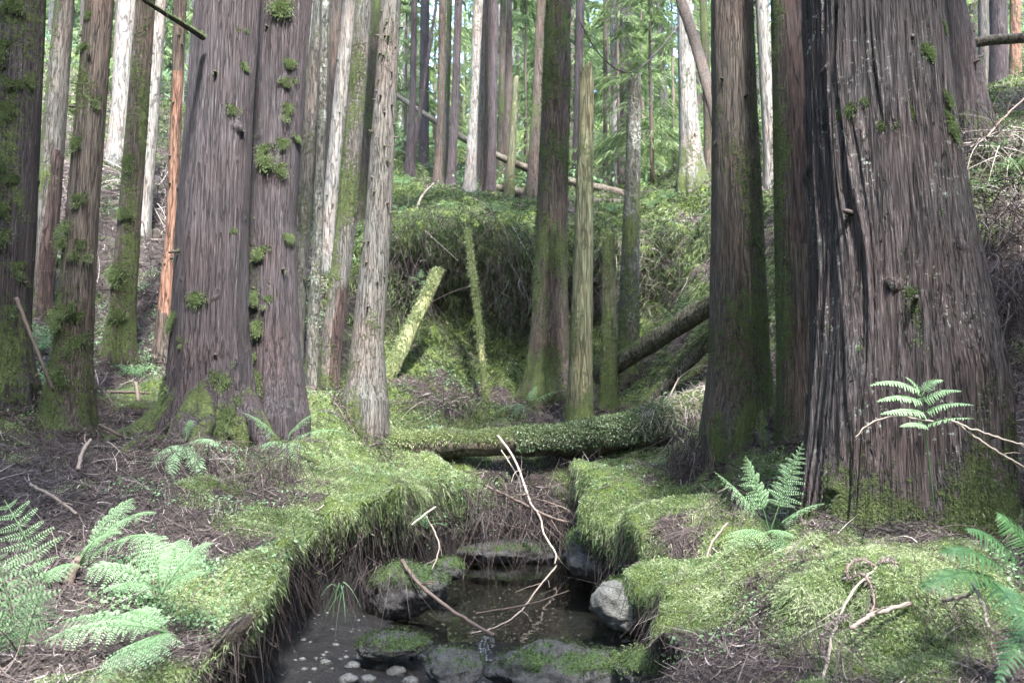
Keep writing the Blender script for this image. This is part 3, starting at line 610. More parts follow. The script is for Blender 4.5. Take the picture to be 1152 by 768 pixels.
    tr_ = mesh_obj('trunk', V - base, F, M[mat], root, (0, 0, 0), {'moss': ma})
    if mats:                                             # bare inner bark of another colour over part of the trunk
        tr_.data.materials.append(M[mats[0]]); zc, sgn = mats[1], mats[2]
        zf = np.empty(len(tr_.data.polygons) * 3, np.float32); tr_.data.polygons.foreach_get('center', zf); zf = zf.reshape(-1, 3)
        cxx, cyy, _ = at_z(C, R, zf[:, 2] + base[2], ztop); ang = np.arctan2(zf[:, 1] + base[1] - cyy, zf[:, 0] + base[0] - cxx)
        cond = sgn(zf[:, 2] + base[2] + .18 * fbm(zf * 5, 2), ang + .5 * fbm(zf * np.array([4, 4, 1.2]), 2))
        tr_.data.polygons.foreach_set('material_index', cond.astype(np.int32))
    nf = fuzz if fuzz is not None else (3500 if Y < 9.6 else 0)
    if nf:
        vz = np.arange((nz - 2) * ns); Vf = V[vz]; w_ = sstep(.42, .85, ma[vz] + .5 * perlin(Vf * 9 + seed)) * ((Vf[:, 1] - np.interp(Vf[:, 2], C[:, 2], C[:, 1])) < .3 * rm) * (Vf[:, 2] < CAM[2] + .62 * Y)
        if w_.sum() > 40:
            cw_ = np.cumsum(w_); nf = int(min(nf, w_.sum() * .5)); ii = np.searchsorted(cw_, rg.random(nf) * cw_[-1]); pf = Vf[np.minimum(ii, len(Vf) - 1)]
            nr = pf - np.stack([np.interp(pf[:, 2], C[:, 2], C[:, 0]), np.interp(pf[:, 2], C[:, 2], C[:, 1]), pf[:, 2]], 1); nr = unit(nr)
            sz_ = (.006 + .0016 * Y) * (.5 + rg.random(nf)); g = Geo()
            diamonds(g, pf - base + rg.normal(size=(nf, 3)) * .006, nr * .8 + rg.normal(size=(nf, 3)) * .6 + np.array([0, 0, -.25]), sz_, sz_ * .3, np.clip(.28 + .3 * fbm(pf * 3, 2) + .18 * rg.normal(size=nf), 0, 1), up=unit(rg.normal(size=(nf, 3))), droop=.3)
            tag(g.obj('moss', M['moss'], root), kind='stuff')
    for i in range(roots):
        a = -np.pi / 2 + 2.9 * ((i + .5) / roots - .5) + .25 * rg.normal(); dv = np.array([math.cos(a), math.sin(a)]); sdv = np.array([-dv[1], dv[0]]) * rg.normal() * .35; rb = R[0]; wv = rb * (.16 + .10 * rg.random()); ln = .55 + .9 * rg.random()
        pt = []
        for (q_, hh_) in ((.50, .34 + .16 * rg.random()), (.86, .13), (1.18, None), (1.22 + ln * .5, None), (1.25 + ln, None)):
            xy_ = base[:2] + dv * rb * q_ + sdv * rb * max(0, q_ - .9); gz = float(height(xy_[:1], xy_[1:])[0])
            pt.append([*xy_, max(zb + hh_ * rb * 3, gz) if hh_ is not None else gz + wv * (.2 if q_ < 1.3 else .1 if q_ < 1.25 + ln * .8 else -.8)])
        pth = smooth_path(pt, 40); rd_ = np.interp(np.linspace(0, 1, 40), [0, .3, .6, 1], [wv * .35, wv * .9, wv * .7, wv * .22])
        Vr, Nr = tube_arrays(pth, rd_, 18); Vr = Vr + Nr * (wv * .22 * (1 - 2 * np.abs(perlin(np.stack([Nr[..., 0] * 2.4, Nr[..., 1] * 2.4, Nr[..., 2] * 2.4 + 0 * Vr[..., 2]], -1) + seed + i))))[..., None] + Nr * (wv * .35 * perlin(Vr * 7))[..., None]
        mr_ = .15 + .55 * sstep(-.2, .8, Nr[..., 2]) * (mossbase > .1) + .6 * fbm(Vr * 5 + i, 2)
        mesh_obj('root', Vr.reshape(-1, 3) - base, grid_faces(40, 18, True), M[mat], root, attrs={'moss': mr_.reshape(-1)})
    # dead branch stubs on the side that shows
    for i in range(stubs):
        z = zb + .5 + (min(zt0, zb + 7) - zb - .5) * rg.random(); a = -np.pi / 2 + (rg.random() - .5) * 3.0
        X, Yy, r_ = at_z(C, R, z, ztop); nrm = np.array([math.cos(a), math.sin(a), 0]); p0 = np.array([X, Yy, z]) + nrm * r_ * .9
        L = (.015 + .03 * rg.random()) * (.6 + 3 * rm); g = Geo(); dd = nrm + np.array([0, 0, .2 - .5 * rg.random()]) + rg.normal(size=3) * .15
        stick_geo(g, [p0 - base, p0 - base + dd * (L + r_ * .1)], .010 + .03 * rm * rg.random(), .006 + .012 * rm, 6, 4, 0, .1)
        so = g.obj('branch_stub', M['twig'], root, smooth=True)
        if rg.random() < .8:
            g = Geo(); clump_geo(g, p0 - base + dd * L * .5, nrm + np.array([0, 0, .4]), .025 + .05 * rm * (1 + rg.random()), 50, seed + i * 7)
            tag(g.obj('moss_tuft', M['moss'], root), kind='stuff')
    for q in clumps:                                     # (px, py, size in pixels, tallness)
        px, py, s = q[:3]; tall = q[3] if len(q) > 3 else 1.2
        d = P(px, py, 1.0) - CAM; p0 = CAM + d * Y
        X, Yy, r_ = at_z(C, R, p0[2], ztop); u = np.clip((p0[0] - X) / max(r_, 1e-3), -.98, .98)
        nrm = np.array([u, -math.sqrt(1 - u * u), 0]); c = np.array([X, Yy, p0[2]]) + nrm * r_ * 1.0
        c[2] = (CAM + d * c[1] / d[1])[2]
        g = Geo(); sz = s * Y / FPX * .62
        clump_geo(g, c - base, nrm + np.array([0, 0, .25]), sz, int(min(2200, 350 + 14000 * sz)), int(px * 7 + py), tall)
        tag(g.obj('moss_tuft', M['moss'], root), kind='stuff')
    if crown and not snag:
        g = Geo(); z0, z1, rd, nb, nl, bl, bw, dr = crown_at or (max(8.5, zb + 6.2), ztop + .8, rad, 46 if Y < 9.4 else 14, 26, .42, .10, .45)
        crown_geo(g, lambda z: at_z(C, R, z, ztop)[:2], z0, z1, rd, nb, nl, bl, bw, seed + 55, dr)
        V = [v - base for v in g.V]; g.V = V
        g.obj('crown', M['needle'], root)
    STATE[key] = (root, C, R, Y, ztop, base)
    return root
L_ = 2.9   # angle (radians) of a trunk's left side, R_ its right side; the camera is toward -pi/2
R_ = -0.3
tree('T1', 'cedar_tree', 'pinkish grey trunk with bulging moss pads, cut off by the left edge of the picture', 'purple', roots=4, seed=1, ns=150, nz=260, moss=.26, mossbase=.3, mside=-1.2, msamt=.16, amp=.03,
     clumps=[(28, 8, 20), (18, 55, 22), (30, 96, 18), (22, 122, 18), (6, 178, 24), (10, 205, 18), (28, 200, 12), (20, 232, 14), (40, 90, 9), (8, 270, 26, .6), (28, 300, 16, 2), (6, 330, 18, 1.5), (24, 345, 12, 2.2)], stubs=4)
tree('T2', 'conifer_tree', 'slim green trunk, bare and pinkish low on its right, beside the leftmost moss padded trunk', 'grey', seed=2, moss=.42, mside=L_, msamt=.25, mats=('redbrown', 0, lambda z, a: (np.cos(a - R_) > .55) & (z < 3.9)), amp=.02)
tree('T3', 'conifer_tree', 'grey trunk with moss clumps down its left edge, foremost of the slim trunks at left', 'brown', roots=4, seed=3, ns=130, nz=240, moss=.32, mside=L_, msamt=.25, mossbase=.5, amp=.02,
     clumps=[(108, 16, 9), (100, 55, 14), (94, 162, 18, 1.7), (113, 112, 9, 3), (82, 260, 24, 1.7), (98, 278, 16, 2), (98, 222, 12, 2), (76, 355, 26), (90, 385, 18, 1.7), (94, 356, 14, .7), (76, 420, 18), (70, 290, 14, 2)], stubs=5)
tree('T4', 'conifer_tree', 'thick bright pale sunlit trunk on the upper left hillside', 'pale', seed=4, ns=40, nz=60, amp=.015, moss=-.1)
tree('T5', 'conifer_tree', 'slim trunk wrapped in green moss, standing before the two bright sunlit trunks', 'brown', roots=3, seed=5, moss=.5, mside=-1.0, msamt=.1, mossbase=.1, amp=.025, clumps=[(146, 240, 16, .6), (138, 308, 22, .6), (140, 355, 18, .5), (150, 180, 14, 1)])
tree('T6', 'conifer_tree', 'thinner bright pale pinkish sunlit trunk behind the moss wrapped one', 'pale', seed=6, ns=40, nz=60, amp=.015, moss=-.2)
tree('T7', 'conifer_tree', 'slim trunk bare and orange red in its middle, left of the broad purple brown cedar', 'brown', seed=7, ns=64, moss=.12, mats=('red', 0, lambda z, a: (z < 4.55) & (z > 2.15)), amp=.02, stubs=10)
tree('T8', 'cedar_tree', 'broad smooth purple brown cedar with mossy split root flare, in front of its close twin', 'purple', fuzz=8000, roots=7, seed=8, ns=260, nz=420, moss=.02, mossbase=1.0, mossh=.18, amp=.028, cell=.028, kz=.8, lobes=.13, flare=.05, swirl=.12,
     clumps=[(281, 34, 9), (281, 72, 10, 1.6), (271, 122, 13), (237, 334, 17, .9), (204, 361, 18, .8), (271, 258, 9), (222, 378, 9, 2.4), (192, 432, 22, 1.5), (196, 455, 26, 1.4), (262, 425, 16, 2), (240, 465, 18, 2), (272, 462, 16, 2), (250, 480, 22, 1.2)], stubs=5)
tree('T9', 'cedar_tree', 'broad purple brown cedar with a mossy left edge, tucked behind its close twin', 'purple', roots=5, seed=9, ns=200, nz=320, moss=.10, mside=L_, msamt=.35, mossbase=.25, amp=.03, cell=.03, kz=.9, lobes=.1, flare=.05, swirl=.1,
     clumps=[(323, 10, 24, .8), (331, 70, 12), (330, 92, 12), (328, 122, 14, 1.7), (305, 172, 22), (323, 190, 14), (326, 160, 12), (300, 283, 16), (296, 330, 16, 2), (295, 366, 14, 1.6), (337, 155, 10, 1.6), (300, 430, 22, 1.7), (290, 405, 14), (328, 268, 12), (310, 335, 10, 2)], stubs=3)
tree('T10', 'conifer_tree', 'greenish grey trunk close behind the right of the twin cedars', 'grey', seed=10, ns=64, moss=.25, stubs=6, amp=.015)
tree('T11', 'conifer_tree', 'very thin trunk crusted white with lichen low down, right of the twin cedars', 'lichen', seed=11, ns=40, nz=110, moss=.2, amp=.02)
tree('T12', 'conifer_tree', 'dark brown distant trunk between the greenish grey and the bright pale trunk', 'brown', seed=12, ns=36, nz=60, moss=.1)
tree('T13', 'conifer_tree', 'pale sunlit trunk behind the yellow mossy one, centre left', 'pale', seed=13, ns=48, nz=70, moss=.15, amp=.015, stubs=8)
tree('T14', 'conifer_tree', 'trunk coated in yellow green moss with a reddish split low on its right', 'grey', roots=3, seed=14, ns=84, nz=180, moss=.55, mside=L_, msamt=.1, amp=.03, mats=('redbrown', 0, lambda z, a: (np.cos(a - R_) > .5) & (z < 2.4)))
tree('T15', 'conifer_tree', 'smooth grey trunk dotted with short mossy branch stubs, beside the leaning pale log', 'grey', roots=4, seed=15, ns=110, nz=220, moss=.2, mossbase=.3, amp=.012, stubs=34, lobes=.06)
tree('T16', 'conifer_tree', 'mossy distant trunk half hidden behind the stub dotted grey one', 'brown', seed=16, ns=36, nz=60, moss=.5)
bgd = [('B1', 'dark thin trunk on a bulging mossy foot above the ledge', 'purple', .1), ('B1b', 'crooked thin dark stem leaning into the trunk with the bulging foot', 'purple', .1), ('B2', 'dark trunk, left one of a close trio above the mossy ledge', 'brown', .2),
       ('B3', 'greenish thinnest trunk in the middle of a close trio above the mossy ledge', 'grey', .45), ('B4', 'purple grey trunk, right one of a close trio above the mossy ledge', 'purple', .05), ('B5', 'pale green trunk standing alone right of the close trio', 'pale', .28),
       ('B6', 'slim grey trunk right behind the pale green one', 'grey', .05), ('B7', 'brown leaning trunk paired with a pinkish one above the ledge', 'brown', .05), ('B8', 'pinkish grey trunk, nearer one of the pair above the ledge', 'purple', -.1),
       ('B9', 'thin mossy trunk just right of the pinkish pair', 'brown', .4), ('B10', 'dark distant trunk behind the short broken pale pole', 'brown', .2), ('B12', 'dark mossy trunk close at the left of the big shaggy central trunk', 'brown', .35)]
for i, (k, lab, mt, ms) in enumerate(bgd):
    tree(k, 'conifer_tree', lab, mt, seed=30 + i, ns=30, nz=60, moss=ms, amp=.02, stubs=4 if k in ('B5', 'B8', 'B4') else 0, flare=.35, crown_at=(12.2, 18, 2.0, 9, 26, .42, .10, .45), ztop=18)
tree('B11', 'snag', 'short broken pale mossy pole on the ledge right of the pinkish pair', 'snag', 'dead tree', seed=45, ns=28, nz=50, moss=.35, snag=True)
tree('C1', 'conifer_tree', 'big central trunk shaggy with brown green moss, between ledge and log', 'brown', fuzz=9000, roots=6, seed=50, ns=170, nz=300, moss=.52, mossbase=.25, mside=2.4, msamt=.05, amp=.04, cell=.035, kz=4.0, lobes=.12)
tree('C2', 'snag', 'tall snapped pole with a bare whitish rounded tip, behind the fallen log', 'snag', 'dead tree', seed=51, ns=96, nz=220, moss=.30, mossbase=.7, mossh=.25, snag=True, amp=.012, lobes=.06, flare=.1)
tree('C3', 'snag', 'short snapped mossy pole, lowest of the three broken poles', 'snag', 'dead tree', seed=52, ns=72, nz=120, moss=.42, mossbase=.4, snag=True, amp=.02, flare=.1)
tree('C4', 'snag', 'dark broken pole speckled with pale lichen and ivy, rightmost of the three', 'lichen', 'dead tree', seed=53, ns=96, nz=180, moss=.42, mossbase=.2, snag=True, amp=.03)
dd = [('D1', 'pale purple distant trunk behind the pole with the whitish tip', 'purple', 0), ('D2', 'thin distant stem', 'brown', 0), ('D3', 'thin distant stem with patchy bark just left of the lichen pole', 'pale', .2),
      ('D4', 'purple distant stem directly behind the lichen pole tip', 'purple', 0), ('D5', 'widest distant stem rising behind the lichen pole', 'purple', .1)]
dd[1] = ('D2', 'thinnest distant stem midway between the whitish tipped pole and the lichen pole', 'brown', 0)
for i, (k, lab, mt, ms) in enumerate(dd):
    tree(k, 'conifer_tree', lab, mt, seed=60 + i, ns=24, nz=50, moss=ms, amp=.02, crown_at=(13, 19, 2.0, 8, 26, .42, .10, .45), ztop=19)
tree('E1', 'conifer_tree', 'pale trunk with a flared mossy foot on the right of the ledge', 'pale', seed=70, ns=64, nz=120, moss=.22, mossbase=.5, stubs=3, amp=.02, flare=.1)
tree('E3', 'conifer_tree', 'mossy distant trunk seen just left of the dark mossy one', 'brown', seed=71, ns=36, nz=60, moss=.6)
tree('F1', 'cedar_tree', 'dark trunk heavily mossed on both edges, right of the fallen log', 'brown', fuzz=9000, roots=5, seed=72, ns=190, nz=320, moss=.38, mossbase=.25, mside=-.1, msamt=.18, amp=.035, cell=.03, kz=1.0, lobes=.1, flare=.08, stubs=4)
tree('F2', 'conifer_tree', 'pinkish white sunlit trunk seen between the dark mossy and the reddish trunk', 'pale', seed=73, ns=40, nz=60, moss=-.1)
tree('F3', 'cedar_tree', 'reddish brown trunk with a green left half, touching the giant cedar', 'redbrown', seed=74, ns=150, nz=280, moss=.20, mside=L_, msamt=.45, amp=.02, lobes=.06, flare=.04, mats=('brown', 0, lambda z, a: (z < 2.3) | (np.cos(a - L_) > .3)))
tree('G1', 'cedar_tree', 'giant furrowed grey brown cedar, by far the widest trunk', 'big', fuzz=22000, seed=75, ns=520, nz=760, moss=.02, mossbase=1.15, mossh=.40, mside=-.35, msamt=.10, amp=.045, cell=.042, kz=.75, lobes=.07, flare=.02, swirl=.16,
     strip=[(-.98, 2.9, .55, .05), (-1.25, 1.9, .5, .02)],
     clumps=[(932, 122, 22, 1), (948, 112, 10), (962, 140, 14), (974, 132, 18, 1.3), (988, 118, 22, 1.4), (985, 150, 10), (1006, 55, 18, 1.2), (1036, 28, 12, 1.8), (1036, 112, 16, 1), (1036, 140, 24, 1.6), (1064, 205, 16, 2), (1064, 225, 12, 2), (1010, 236, 14), (1010, 252, 10), (994, 325, 18, 1.2), (993, 345, 18, 1.4), (994, 365, 20, 1.5), (940, 365, 18, 2.4), (916, 360, 12, 2), (933, 432, 16, 2), (926, 450, 14, 1.6), (1010, 290, 9)], stubs=3)
tree('H1', 'cedar_tree', 'dark purple cedar upslope behind the right edge of the giant one', 'purple', seed=76, ns=110, nz=180, moss=.02, mossbase=.3, amp=.03, stubs=3, flare=.1)
tree('H2', 'conifer_tree', 'grey distant trunk, left one of three at the top right corner', 'grey', seed=77, ns=32, nz=60, moss=.1)
tree('H3', 'conifer_tree', 'purple distant trunk, middle and widest of three at the top right corner', 'purple', seed=78, ns=36, nz=60, moss=0)
tree('H4', 'conifer_tree', 'orange brown distant trunk, right one of three at the top right corner', 'red', seed=79, ns=32, nz=60, moss=.3)
# slender stand filling the slope beyond the ledge
fr = np.random.default_rng(5); spots = []
tries = 0
while len(spots) < 112 and tries < 5000:
    tries += 1
    Y = 19 + 26 * fr.random() ** 1.2; px = -60 + 1270 * fr.random()
    x = (px - 576) / FPX * Y
    if all((x - a) ** 2 + (Y - b) ** 2 > 1.1 for a, b in spots): spots.append((x, Y))
fake = 0
for i, (x, Y) in enumerate(spots):
    z = float(height(np.array([x]), np.array([Y]))[0]); r0 = .06 + .08 * fr.random(); key = 'far%d' % i
    lean = .03 * fr.normal()
    pts = []
    for dz in (7.0, 3.5, 0):
        q = np.array([x + lean * dz, Y, z + dz]) - CAM; dep = q[1] * CP + q[2] * SP; pyy = 384 - FPX * ((-q[1] * SP + q[2] * CP) / dep); pxx = 576 + FPX * q[0] / dep
        pts.append((pxx, pyy, 2 * r0 * (1 - .04 * dz) * FPX / Y))
    T[key] = (Y, pts); low = fr.random() < .5
    tree(key, 'conifer_tree', 'slender distant conifer in the pale green stand beyond the mossy ledge', ['pale', 'purple', 'pale', 'brown', 'grey'][i % 5], group='slender conifers beyond the mossy ledge', seed=200 + i, ns=14, nz=26, moss=.15,
         crown_at=(z + (2.0 if low else 4.5), z + 13, 1.7, (24 if low else 10), 46, .34, .05, .6), ztop=z + 12.5)

# feathery young conifers growing low between the distant trunks
for i, (px, Y, h, rd_) in enumerate([(738, 15.5, 5.5, 1.3), (700, 17.5, 6.5, 1.4), (592, 18.5, 6.5, 1.4), (452, 20, 7, 1.5), (486, 24, 8, 1.7), (652, 20.5, 7, 1.5), (764, 19, 6.5, 1.4), (728, 23, 8, 1.7), (560, 26, 9, 1.8), (110, 17.5, 5.5, 1.4), (620, 29, 9, 1.9), (690, 30, 9, 1.9), (520, 31, 9, 1.9), (440, 29, 9, 1.9), (780, 28, 9, 1.9), (860, 20, 7, 1.5), (1118, 17, 6, 1.4), (290, 22, 7, 1.5)]):
    x = (px - 576) / FPX * Y; z = float(height(np.array([x]), np.array([Y]))[0]); b0 = np.array([x, Y, z])
    root = thing('young_conifer', 'feathery pale green young conifer among the distant trunks', 'young tree', b0, 'young conifers among the distant trunks')
    g = Geo(); crown_geo(g, lambda zz: (0 * zz, 0 * zz), .6, h, rd_, 60, 60, .20, .026, 400 + i, .7, cut=False); g.obj('crown', M['needle'], root)
    g = Geo(); stick_geo(g, [(0, 0, -.2), (0, 0, h * .5), (.02, 0, h)], .05, .01, 8, 10, .004, .3); g.obj('trunk', M['twig'], root, smooth=True)
# ------------------------------------------------------------------ far wood on the slope: one mass
g = Geo(); wr = np.random.default_rng(9)
n = 260; a = (wr.random(n) - .5) * 2.4; d = 46 + 30 * wr.random(n); X = d * np.sin(a); Yv = d * np.cos(a); Zg = height(X, Yv)
for i in range(n):
    crown_geo(g, lambda z, i=i: (X[i] + 0 * z, Yv[i] + 0 * z), Zg[i] + 1.0, Zg[i] + 11, 2.6, 34, 22, .9, .22, 900 + i, .6, cut=False)
ribbons(g, np.stack([X, Yv, Zg - .3], 1), np.tile([0, 0, 1.], (n, 1)), 15, .4, .02, side=np.tile([1., 0, 0], (n, 1)), k=2)
o = g.obj('far_wood', M['needle']); o['kind'] = 'stuff'

# the wood goes on at both sides and behind the camera: it keeps the low sky light out
g = Geo(); n = 150; a = 1.0 + (2 * np.pi - 2.0) * wr.random(n); d = 9 + 26 * wr.random(n) ** .8; X = d * np.sin(a); Yv = d * np.cos(a); keep = ~((np.abs(X) < .8 * Yv + 3.5) & (Yv > 0)); X, Yv = X[keep], Yv[keep]; Zg = height(X, Yv)
for i in range(len(X)):
    crown_geo(g, lambda z, i=i: (X[i] + 0 * z, Yv[i] + 0 * z), Zg[i] + .5, Zg[i] + 14, 2.4, 34, 24, .8, .20, 1900 + i, .6)
hx = np.array([(-1.6, -1.2), (.8, -2.4), (2.6, .2), (-3.4, .8), (3.8, 2.2), (1.8, -4.6), (-2.2, -4.4), (4.8, -1.6), (-4.8, -2.0), (0.2, -7), (6.2, .8), (-5.4, 2.0), (3.4, -6.5), (5.6, 3.6)])
hz = height(hx[:, 0], hx[:, 1])
for i in range(len(hx)):
    crown_geo(g, lambda z, i=i: (hx[i, 0] + 0 * z, hx[i, 1] + 0 * z), 7.2, 15, 2.5, 60, 30, .42, .10, 2900 + i, .45)
X = np.concatenate([X, hx[:, 0]]); Yv = np.concatenate([Yv, hx[:, 1]]); Zg = np.concatenate([Zg, hz])
ribbons(g, np.stack([X, Yv, Zg - .3], 1), np.tile([0, 0, 1.], (len(X), 1)), 14, .4, .02, side=np.stack([Yv, -X, 0 * X], 1), k=2)
o = g.obj('surrounding_wood', M['needle']); o['kind'] = 'stuff'
# ------------------------------------------------------------------ logs
def log_thing(name, label, pts, rads, mat, n=120, ns=48, mosstop=.8, amp=.05, seed=0, cat='log', tagged=True, kz=3.0, blades=0, bladesz=.03, btint=(.2, .6), under=-.2, jag=.0):
    path = smooth_path(pts, n); r = np.interp(np.linspace(0, 1, n), np.linspace(0, 1, len(rads)), rads)
    V, Nn = tube_arrays(path, r, ns)
    rm = np.mean(r); s = np.cumsum(np.concatenate([[0], np.linalg.norm(np.diff(path, axis=0), axis=1)]))
    th = np.linspace(0, 2 * np.pi, ns, endpoint=False)
    bp = np.stack([np.cos(th)[None] * rm * 22 + 0 * s[:, None], np.sin(th)[None] * rm * 22 + 0 * s[:, None], s[:, None] * kz + 0 * th[None]], -1) + seed * 3.1
    V = V + Nn * (rm * amp * ((1 - 2 * np.abs(perlin(bp))) + 1.5 * perlin(V * 4.0) * 1.5))[..., None]
    if jag:
        ax_ = unit(path[1] - path[0])[None]; jg = np.abs(perlin(np.stack([np.cos(th) * 2.4, np.sin(th) * 2.4, 0 * th + seed], -1))) * jag
        V[0] += ax_ * jg[:, None]; V[-1] -= unit(path[-1] - path[-2])[None] * (np.roll(jg, 7))[:, None]
    ma = under + mosstop * sstep(-.5, .6, Nn[..., 2]) + .5 * fbm(V * 4 + seed, 3)
    F = [grid_faces(n, ns, True)]; VV = V.reshape(-1, 3); VV = np.concatenate([VV, path[[0]] + .01, path[[-1]]]); j = np.arange(ns)
    F.append(np.concatenate([np.stack([np.full(ns, n * ns), (j + 1) % ns, j], 1), np.stack([np.full(ns, n * ns + 1), (n - 1) * ns + j, (n - 1) * ns + (j + 1) % ns], 1)]))
    base = path[n // 2]
    root = thing(name, label, cat, base)
    mesh_obj('stem', VV - base, F, M[mat], root, attrs={'moss': np.append(ma.reshape(-1), [-1, -1])})
    if blades:
        i = rng.integers(0, n, blades); k = rng.integers(0, ns, blades); Bp = V[i, k]; Nb = Nn[i, k]; ok = (Nb[:, 2] > -.25 + .5 * rng.random(blades)) & (ma[i, k] > .1)
        Bp, Nb = Bp[ok], Nb[ok]; m_ = len(Bp); g = Geo()
        diamonds(g, Bp - base + rng.normal(size=(m_, 3)) * .004, Nb + rng.normal(size=(m_, 3)) * .7 + np.array([0, 0, -.15]), bladesz * (.5 + rng.random(m_)), bladesz * .28, btint[0] + (btint[1] - btint[0]) * rng.random(m_), up=unit(rng.normal(size=(m_, 3))), droop=.3)
        tag(g.obj('moss', M['moss'], root), kind='stuff')
    return root, path, r, V, Nn
LOGS = {}
LOGS['L1'] = log_thing('fallen_log', 'mossy fallen log bridging the stream from bank to bank', [P(396, 502, 7.5), P(480, 500, 7.55), P(580, 497, 7.55), P(680, 490, 7.5), P(745, 476, 7.45), P(805, 458, 7.5)], [.11, .115, .12, .15, .19, .20], 'log', n=300, ns=64, mosstop=1.0, amp=.07, seed=1, blades=26000, bladesz=.03, btint=(.45, 1.0), under=-.25, jag=.05)
LOGS['L2'] = log_thing('fallen_log', 'thick dark diagonal log propped against the dark mossy trunk', [P(672, 424, 8.5), P(740, 380, 8.0), P(815, 332, 7.4)], [.09, .095, .10], 'log', mosstop=.75, seed=2, blades=2500, bladesz=.03, btint=(.1, .4))
LOGS['L3'] = log_thing('fallen_log', 'thinner mossy log below the thick diagonal one', [P(715, 468, 8.2), P(765, 415, 8.0), P(812, 368, 7.7)], [.06, .07, .07], 'log', mosstop=.9, seed=3, blades=2500, bladesz=.03, btint=(.2, .6))
LOGS['L4'] = log_thing('fallen_log', 'slim green mossy log lowest of the three propped on the right bank', [P(745, 452, 8.3), P(778, 425, 8.2), P(815, 385, 8.1)], [.035, .04, .04], 'log', mosstop=1.0, seed=4, n=60, ns=20, blades=1500, bladesz=.025, btint=(.4, .8), under=.3)
LOGS['L5'] = log_thing('fallen_log', 'pale mossy log leaning against the ledge at centre left', [P(426, 450, 8.9), P(452, 392, 9.2), P(495, 303, 9.65)], [.082, .08, .07], 'mosspole', mosstop=.35, seed=5, amp=.06, blades=2600, bladesz=.03, btint=(.5, .95), under=.25, jag=.08)
LOGS['L6'] = log_thing('leaning_pole', 'thin pale green pole leaning upright against the mossy ledge', [P(548, 478, 9.2), P(540, 380, 9.4), P(532, 310, 9.6), P(526, 258, 9.8)], [.036, .042, .045, .036], 'mosspole', mosstop=.3, seed=6, n=80, ns=20, blades=2000, bladesz=.03, btint=(.5, .9), under=.4)
LOGS['L7'] = log_thing('fallen_pole', 'long thin fallen pole slanting down across the distant trunks', [P(445, 107, 18.2), P(520, 155, 16.6), P(600, 192, 15.4), P(702, 219, 13.9)], [.055, .065, .07, .08], 'log', n=60, ns=12, mosstop=.2, seed=7)
LOGS['L8'] = log_thing('fallen_log', 'dark distant log lying level under the long slanting pole', [P(555, 211, 14.9), P(620, 223, 13.9), P(704, 231, 13.2)], [.07, .085, .085], 'log', n=50, ns=12, mosstop=.4, seed=8)
LOGS['L9'] = log_thing('fallen_log', 'dark horizontal log across the trunks at the top right corner', [P(1092, 49, 8.0), P(1120, 45, 8.0), P(1165, 42, 8.0)], [.05, .05, .045], 'log', n=40, ns=20, mosstop=.1, seed=9)
LOGS['L10'] = log_thing('fallen_log', 'bright green mossy log lying on the slope at the right edge', [P(1105, 112, 8.8), P(1135, 106, 8.6), P(1185, 98, 8.4)], [.05, .055, .055], 'log', n=50, ns=20, mosstop=1.0, under=.4, seed=10, blades=1500, btint=(.4, .8))
LOGS['L11'] = log_thing('toppled_tree', 'bare dark trunk toppled at an angle onto the dark mossy tree', [P(748, -60, 11.0), P(766, 0, 10.4), P(784, 55, 9.7), P(800, 112, 8.9), P(812, 165, 8.3)], [.06, .065, .065, .06, .05], 'brown', n=90, ns=28, mosstop=.2, seed=11)
LOGS['L12'] = log_thing('dead_branch', 'mossy dead branch poking left out of the broad purple brown cedar', [P(228, 42, 5.7), P(205, 27, 5.3), P(180, 12, 4.9), P(150, -8, 4.5)], [.022, .018, .014, .012], 'brown', n=50, ns=14, mosstop=.8, under=.1, seed=12, blades=500, bladesz=.02, cat='branch')

# ------------------------------------------------------------------ rocks
def ico(sub):
    import bmesh
    bm = bmesh.new(); bmesh.ops.create_icosphere(bm, subdivisions=sub, radius=1.0)
    V = np.array([v.co[:] for v in bm.verts]); F = np.array([[v.index for v in f.verts] for f in bm.faces]); bm.free(); return V, F
ICO5, ICO3 = ico(5), ico(3)
def rock_mat(name, dark, light, mossy):
    m, nt, b = new_mat(name); tc = N_(nt, 'ShaderNodeTexCoord'); oc = tc.outputs['Object']
    n1 = noise(nt, oc, 14, 6, .7); n2 = noise(nt, oc, 70, 4, .7)
    c = ramp(nt, math_(nt, 'ADD', math_(nt, 'MULTIPLY', n1, .6), math_(nt, 'MULTIPLY', n2, .4)), [(.35, dark), (.65, light)])
    f = math_(nt, 'ADD', attr(nt, 'moss'), math_(nt, 'MULTIPLY', math_(nt, 'SUBTRACT', n1, .5), 1.4)); f = ramp(nt, f, [(.42, (0, 0, 0)), (.6, (1, 1, 1))])
    c = mixc(nt, f, c, ramp(nt, n2, [(.3, (.012, .022, .008)), (.55, (.04, .065, .018)), (.75, (.09, .13, .035))]))
    nt.links.new(c, b.inputs['Base Color']); b.inputs['Roughness'].default_value = .75; bump(nt, b, math_(nt, 'ADD', n1, n2), .7, .02); M[name] = m
rock_mat('rock', (.045, .045, .041), (.15, .147, .137), 1); rock_mat('wet_rock', (.025, .024, .024), (.10, .095, .095), 1); rock_mat('pebble', (.06, .06, .058), (.16, .158, .152), 0)
